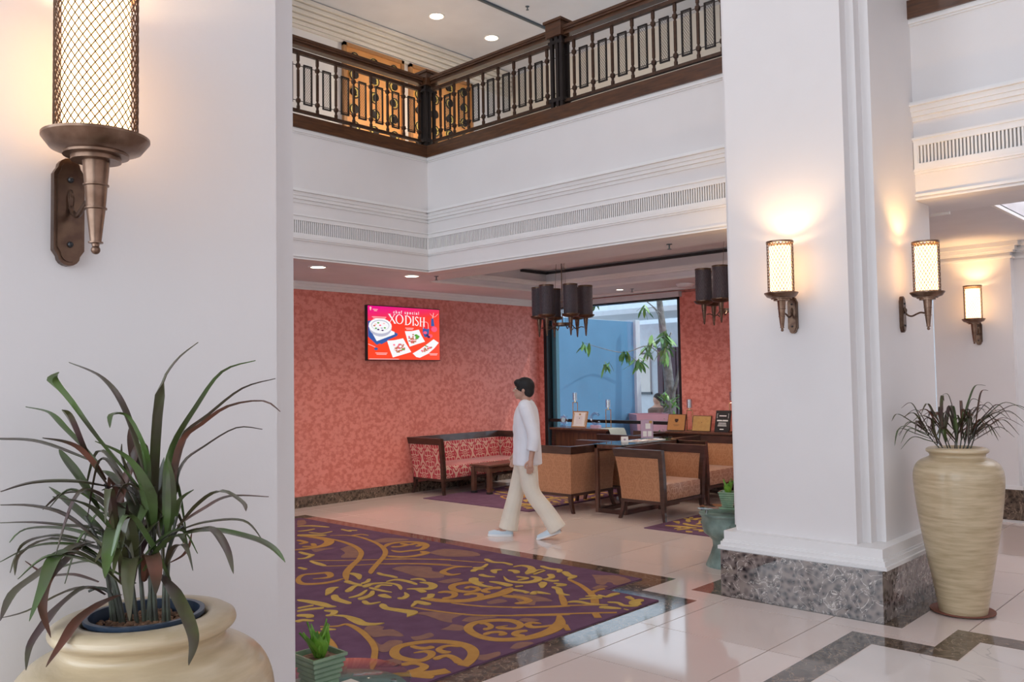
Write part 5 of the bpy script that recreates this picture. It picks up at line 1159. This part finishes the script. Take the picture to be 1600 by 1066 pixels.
obj('star', MB().prism(pts, -.015, .015, 'y'), MT['cglass'], t); obj('base', MB().bbox(-.06, .06, -.03, .03, 0, .035, .004), MT['cglass'], t); obj('medallion', MB().lathe([(0, -.003), (.04, -.003), (.04, .003), (0, .003)], n=16).tr_y(0, -.019, .12), MT['paleblue'], t)
t = face((10.74, 8.33, CZ), 'crystal trophy shaped like a letter C on the awards console', 'trophy', 'crystal_trophy')
arc = [(.085*math.cos(a), 0, .15+.085*math.sin(a)) for a in [.7+k*(2*PI-1.3)/16 for k in range(17)]]
obj('ring', MB().tube(arc, .022, 8), MT['cglass'], t, smooth=True); obj('base', MB().bbox(-.085, .085, -.035, .035, 0, .05, .005), MT['lilac'], t)
for (y, h_, lb) in ((8.87, .56, 'tall gold wire candle holder with glass cup, leftmost on the awards console'), (8.20, .45, 'shorter gold wire candle holder with glass cup, right on the awards console'),
                    (6.72, .46, 'gold wire candle holder behind the copper plaque on the right console'), (6.02, .57, 'tall gold wire candle holder behind the black plaque')):
    t = thing('candle_holder', (10.90, y, CZ), lb, 'candle holder', rz=.1)
    w_ = MB(); 
    for a in (-.045, .045): w_.tube([(0, a, 0), (0, a, h_-.16)], .007, 6)
    w_.tube([(0, -.045, h_-.16), (0, .045, h_-.16)], .007, 6).tube([(0, -.045, .005), (0, .045, .005)], .007, 6).tube([(0, 0, h_-.16), (0, 0, h_-.125)], .01, 8).box(-.03, .03, -.05, .05, 0, .006)
    obj('wire_frame', w_, MT['brass'], t)
    obj('candle', MB().lathe([(0, h_-.125), (.022, h_-.125), (.022, h_-.02), (0, h_-.02)], n=14), MT['paper'], t, smooth=True)
    obj('glass_cup', MB().lathe([(0, h_-.128), (.040, h_-.128), (.040, h_), (.037, h_), (.037, h_-.122), (0, h_-.122)], n=20), MT['cglass'], t, smooth=True)

# ---- tree and shrubs in the courtyard
tree = thing('courtyard_tree', (14.6, 9.50, 0), 'slender grey tree with drooping green leaf clusters outside the lounge window', 'tree')
TP = [(0, 0, -.02), (.0, -.02, .6), (.02, -.05, 1.2), (-.02, -.02, 1.9), (-.05, .05, 2.7), (-.1, .12, 3.6)]
obj('trunk', MB().tube(catmull(TP, 4), [.15-.10*i/20 for i in range(21)], 12), MT['bark'], tree, smooth=True)
brs = [((0, -.05, 1.1), (-.10, -.30, 1.6), (-.1, -.50, 2.3), (0, -.6, 3.2), .045), ((-.03, 0, 2.0), (-.8, -.1, 2.25), (-1.5, 0, 2.12), (-2.4, .158, 2.28), .016),
       ((-.04, .03, 2.4), (-.5, -.2, 2.75), (-1.0, -.4, 2.95), (-1.4, -.5, 2.92), .014), ((-.02, 0, 2.2), (-.3, -.3, 2.5), (-.6, -.5, 2.45), (-1.0, -.61, 2.4), .014), ((-.05, .05, 2.9), (-.9, 0, 3.2), (-1.8, -.1, 3.1), (-2.6, -.16, 3.0), .013)]
brn = []
for a, b, c_, d, r_ in brs:
    Q = catmull([a, b, c_, d], 5); brn.append(obj('branch', MB().tube(Q, [r_*(1-.75*i/(len(Q)-1)) for i in range(len(Q))], 7), MT['bark'], tree, smooth=True))
def leaf_geo(L_, w_):
    R = []
    for i in range(6):
        v = i/5; wd = w_/2*math.sin(PI*min(.98, v*.95+.04))**.8; R.append([(-wd, v*L_, -.10*L_*v*v), (0, v*L_, -.10*L_*v*v-.004), (wd, v*L_, -.10*L_*v*v), (0, v*L_, -.10*L_*v*v+.002)])
    return MB().loft(R)
lm = [leaf_geo(.24, .062).mesh('leaf', MT['tleaf'], True), leaf_geo(.27, .07).mesh('leaf', MT['tleafl'], True)]
rnd = random.Random(9)
for (x, y, z, n) in ((-2.4, .158, 2.28, 6), (-1.9, .06, 1.95, 8), (-1.5, -.04, 2.12, 11), (-1.2, -.19, 1.93, 9), (-1.35, -.23, 2.0, 8), (-1.0, -.17, 2.2, 8), (-1.4, -.50, 2.95, 9), (-1.0, -.61, 2.42, 12), (-.9, -.55, 2.25, 10), (-.8, -.52, 2.5, 9), (-.7, -.4, 2.1, 8), (-1.1, -.4, 2.4, 7), (-2.6, -.16, 3.0, 7)):
    for k in range(n):
        o = obj('leaf', lm[rnd.random() < .4], None, tree); a = 2*PI*k/n+rnd.random()*.5
        o.location = (x+rnd.uniform(-.06, .06), y+rnd.uniform(-.06, .06), z+rnd.uniform(-.05, .05)); o.rotation_euler = (rnd.uniform(-1.2, -.35), rnd.uniform(-.3, .3), a)
        s_ = rnd.uniform(.8, 1.25)*(.85 if x < -1.3 else 1); o.scale = (s_, s_, s_)
def shrub(x, y, z0, h_, n, label, big=False, seed=1):
    t = thing('courtyard_shrub', (x, y, z0), label, 'shrub'); rnd = random.Random(seed)
    for k in range(n):
        o = obj('leaf', lm[rnd.random() < .5], None, t); a = rnd.random()*6.28
        o.location = (rnd.uniform(-.16, .16), rnd.uniform(-.22, .22), rnd.uniform(0, h_)); o.rotation_euler = (rnd.uniform(.0, 1.1), 0, a); s_ = 1.8 if big else rnd.uniform(.6, 1.0); o.scale = (s_, s_, s_)
    obj('stem', MB().tube([(0, 0, -.02), (.02, 0, h_*.6), (0, .02, h_)], [.03, .02, .01], 7), MT['bark'], t)
shrub(14.2, 9.18, .0, 1.3, 90, 'leafy green shrub at the foot of the courtyard tree', seed=2)
shrub(12.5, 8.36, 0, .5, 5, 'broad green leaves just outside the glass, left above the long table', True, 5)
shrub(12.6, 8.02, 0, .5, 5, 'broad green leaves just outside the glass, right above the long table', True, 8)

# ---- seated figure far off in the courtyard, seen from behind
def person_far():
    b = MB(); b.ball((0, 0, 1.18), .085, .095, .115); b.tube([(0, 0, .55), (0, 0, .80), (0, .0, .98), (0, 0, 1.06), (0, 0, 1.12)], [.17, .18, .19, .07, .055], 14)
    for s_ in (-1, 1):
        b.tube([(0, s_*.17, .98), (.06, s_*.24, .76), (.26, s_*.20, .62)], [.06, .05, .035], 8); b.tube([(0, s_*.09, .52), (.42, s_*.12, .52), (.44, s_*.12, .06)], [.09, .075, .05], 8); b.ball((.50, s_*.12, .04), .12, .045, .04)
    p = obj('person', remesh(b, .02, 'person', MT['skin']), None, loc=(15.6, 10.42, -.02), label='person in a brown top sitting beyond the pink planter outside', cat='person', rz=2.6)
    c_ = MB(); c_.tube([(0, 0, .56), (0, 0, .80), (0, .0, .98), (0, 0, 1.04)], [.185, .20, .205, .09], 14)
    for s_ in (-1, 1): c_.tube([(0, s_*.17, .98), (.06, s_*.25, .76), (.2, s_*.22, .66)], [.075, .065, .055], 8)
    obj('top', remesh(c_, .02, 'top', MT['brownshirt']), None, p)
    obj('hair', MB().ball((-.02, 0, 1.21), .095, .105, .115), MT['hair'], p, smooth=True)
    st_ = thing('garden_seat', (15.6, 10.42, -.02), 'low grey seat under the person in the brown top outside', 'stool')
    obj('seat', MB().bbox(-.22, .22, -.22, .22, .38, .43, .01), MT['alum'], st_)
    for a in (-1, 1):
        for c__ in (-1, 1): obj('leg', MB().box(a*.18-.02, a*.18+.02, c__*.18-.02, c__*.18+.02, 0, .38), MT['alum'], st_)
person_far()

# ---- the walking person
def tubeE(mb, P, n=20):
    """P: (x, y, z, rx, ry) elliptic rings, x forward, y left"""
    Q = catmull(P, 4); return mb.loft([[(q[0]+q[3]*math.cos(2*PI*k/n), q[1]+q[4]*math.sin(2*PI*k/n), q[2]) for k in range(n)] for q in Q])
def limb(mb, pts, rad, n=14):
    Q = catmull([(*p, r_) for p, r_ in zip(pts, rad)], 4); return mb.tube([q[:3] for q in Q], [q[3] for q in Q], n)
# joints (forward x, left y, up z): right leg stepping forward, left leg trailing with the heel lifted
hipR, kneeR, ankR = (.01, -.09, .86), (.13, -.095, .47), (.24, -.095, .085)
hipL, kneeL, ankL = (.0, .09, .86), (-.06, .10, .47), (-.34, .10, .115)
shR, elR, wrR = (.0, -.185, 1.35), (.03, -.225, 1.07), (.13, -.205, .85)
shL, elL, wrL = (-.01, .185, 1.35), (-.09, .235, 1.08), (-.06, .245, .83)
b = MB()
# trunk
tubeE(b, [(0, 0, .80, .10, .15), (0, 0, .92, .105, .155), (.0, 0, 1.06, .09, .135), (.01, 0, 1.22, .105, .155), (.0, 0, 1.34, .09, .16), (0, 0, 1.395, .06, .09), (.005, 0, 1.43, .050, .052), (.015, 0, 1.50, .048, .05)])
for h, k_2, a_ in ((hipR, kneeR, ankR), (hipL, kneeL, ankL)): limb(b, [h, k_2, a_], [.085, .055, .036])
for s_, e_, w_ in ((shR, elR, wrR), (shL, elL, wrL)): limb(b, [s_, e_, w_], [.048, .037, .025])
# feet
limb(b, [(.21, -.095, .05), (.31, -.095, .045), (.40, -.095, .03)], [.036, .036, .022]); limb(b, [(-.335, .10, .11), (-.27, .10, .065), (-.17, .10, .04)], [.032, .030, .02])
# head with face (looks forward, chin slightly down)
hx, hz = .035, 1.545
b.ball((hx-.012, 0, hz+.012), .094, .074, .098, 24, 16); b.ball((hx+.025, 0, hz-.045), .062, .054, .062, 20, 12)
b.ball((hx+.062, 0, hz-.086), .020, .022, .016, 12, 8)                                   # chin
limb(b, [(hx+.082, 0, hz+.012), (hx+.096, 0, hz-.012), (hx+.103, 0, hz-.026)], [.008, .011, .014], 10)   # nose
b.ball((hx+.084, 0, hz-.052), .012, .024, .007, 12, 8); b.ball((hx+.082, 0, hz-.064), .012, .020, .007, 12, 8)  # lips
b.ball((hx+.072, .030, hz+.022), .014, .022, .008, 12, 8); b.ball((hx+.072, -.030, hz+.022), .014, .022, .008, 12, 8)  # brow
for s_ in (-1, 1): b.ball((hx-.012, s_*.076, hz-.006), .017, .008, .028, 12, 10)           # ears
# hands: palm, four curled fingers, thumb
def hand(mb, w_, d, side):
    d = Vector(d).normalized(); fwd = (Vector((1, 0, 0))-d*d.x).normalized(); out = d.cross(fwd).normalized()
    w_ = Vector(w_); pc = w_+d*.045
    limb(mb, [tuple(w_), tuple(w_+d*.03), tuple(pc+d*.02), tuple(pc+d*.035)], [.024, .027, .028, .024], 12)
    for k, (o_, L_) in enumerate(((.028, .066), (.0095, .074), (-.0095, .068), (-.028, .052))):
        p0 = pc+fwd*o_*.55; p1 = w_+d*.085+fwd*o_; cu = out*(-side)*.012
        limb(mb, [tuple(p0), tuple(p1), tuple(p1+d*L_*.4-cu*-.5), tuple(p1+d*L_*.72+cu*1.2), tuple(p1+d*L_*.95+cu*2.4)], [.0105, .0098, .0092, .0082, .0065], 8)
    q = w_+d*.02+fwd*.02
    limb(mb, [tuple(q), tuple(q+fwd*.026+d*.025), tuple(q+fwd*.034+d*.055), tuple(q+fwd*.028+d*.078)], [.012, .0115, .010, .0075], 8)
hand(b, wrR, (.35, .05, -.9), 1); hand(b, wrL, (.12, -.02, -1), -1)
HEAD_RZ = math.atan2(.80, -.60)
per = obj('person', remesh(b, .0065, 'person', MT['skin'], 2), None, label='person with black hair walking past in loose white shirt and cream trousers', cat='person', loc=(6.64, 6.06, 0), rz=HEAD_RZ)
ey = MB()
for s_ in (-1, 1): ey.ball((hx+.074, s_*.030, hz+.006), .0085, .011, .0065, 12, 8)
obj('eye', ey, MT['paper'], per, smooth=True); ir = MB()
for s_ in (-1, 1): ir.ball((hx+.0800, s_*.030, hz+.006), .0035, .005, .005, 10, 8)
obj('iris', ir, MT['black'], per, smooth=True)
h = MB(); h.ball((hx-.022, 0, hz+.030), .104, .087, .098, 24, 16); h.ball((hx-.055, 0, hz-.015), .066, .078, .075, 20, 12); h.ball((hx+.045, 0, hz+.070), .050, .066, .038, 20, 12)
for s_ in (-1, 1): h.ball((hx-.005, s_*.070, hz+.03), .030, .014, .034, 12, 8)
obj('hair', remesh(h, .008, 'hair', MT['hair'], 2), None, per)
s = MB()
tubeE(s, [(.0, 0, .76, .155, .205), (.0, 0, .90, .15, .20), (0, 0, 1.06, .14, .185), (.005, 0, 1.22, .138, .182), (0, 0, 1.33, .118, .178), (-.005, 0, 1.39, .085, .125), (.0, 0, 1.425, .066, .072)])
limb(s, [(0, -.14, 1.36), shR, elR, (.09, -.213, .93)], [.07, .078, .068, .066]); limb(s, [(0, .14, 1.36), shL, elL, (-.075, .242, .92)], [.07, .078, .068, .066])
rnd = random.Random(2)
for k in range(9):      # soft folds
    a = rnd.uniform(0, 6.28); z = rnd.uniform(.85, 1.15); limb(s, [(.145*math.cos(a), .19*math.sin(a), z-.10), (.148*math.cos(a+.1), .193*math.sin(a+.1), z), (.132*math.cos(a+.15), .176*math.sin(a+.15), z+.13)], [.006, .011, .006], 8)
obj('shirt', remesh(s, .009, 'shirt', MT['linen'], 3), None, per)
q = MB()
tubeE(q, [(0, 0, .74, .115, .165), (0, 0, .84, .125, .172), (0, 0, .95, .12, .165)])
limb(q, [hipR, (.07, -.095, .66), kneeR, (.185, -.095, .26), (.225, -.095, .07)], [.112, .100, .085, .090, .105]); limb(q, [hipL, (-.02, .095, .66), kneeL, (-.20, .10, .28), (-.31, .10, .10)], [.112, .100, .085, .088, .100])
for (x, y, x2, z2) in ((.16, -.13, .24, .12), (.10, -.05, .20, .15), (.20, -.06, .29, .10)): limb(q, [(x-.04, y, .62), (x, y-.02, .40), (x2, y, z2)], [.006, .012, .008], 8)
obj('trousers', remesh(q, .009, 'trousers', MT['trous'], 3), None, per)
for (x, y, z, pt) in ((.23, -.095, 0, 0), (-.30, .10, .0, .30)):
    sh = MB(); so = MB(); R = []; R2 = []
    for (dx, w_, hh) in ((-.055, .022, .050), (-.04, .036, .085), (0, .040, .088), (.06, .042, .068), (.12, .046, .050), (.17, .042, .040), (.205, .026, .030)):
        R.append([(dx, w_*math.cos(a), .018+max(0, hh*math.sin(a))) for a in [PI*k/8 for k in range(9)]]+[(dx, -w_*.9, .014), (dx, w_*.9, .014)])
        R2.append([(dx*1.03, -w_*1.05, 0), (dx*1.03, w_*1.05, 0), (dx*1.03, w_*1.05, .020), (dx*1.03, -w_*1.05, .020)])
    def tf(mb):
        c_, s__ = math.cos(pt), math.sin(pt)
        mb.v = [(x+(a-.19)*c_+.19+(z2)*s__*.0 , y+bb_, z2*c_-(a-.19)*s__+.0) for a, bb_, z2 in mb.v]; return mb
    o = obj('shoe', tf(sh.loft(R)), MT['shoe'], per, smooth=True); obj('sole', tf(so.loft(R2)), MT['sole'], o)
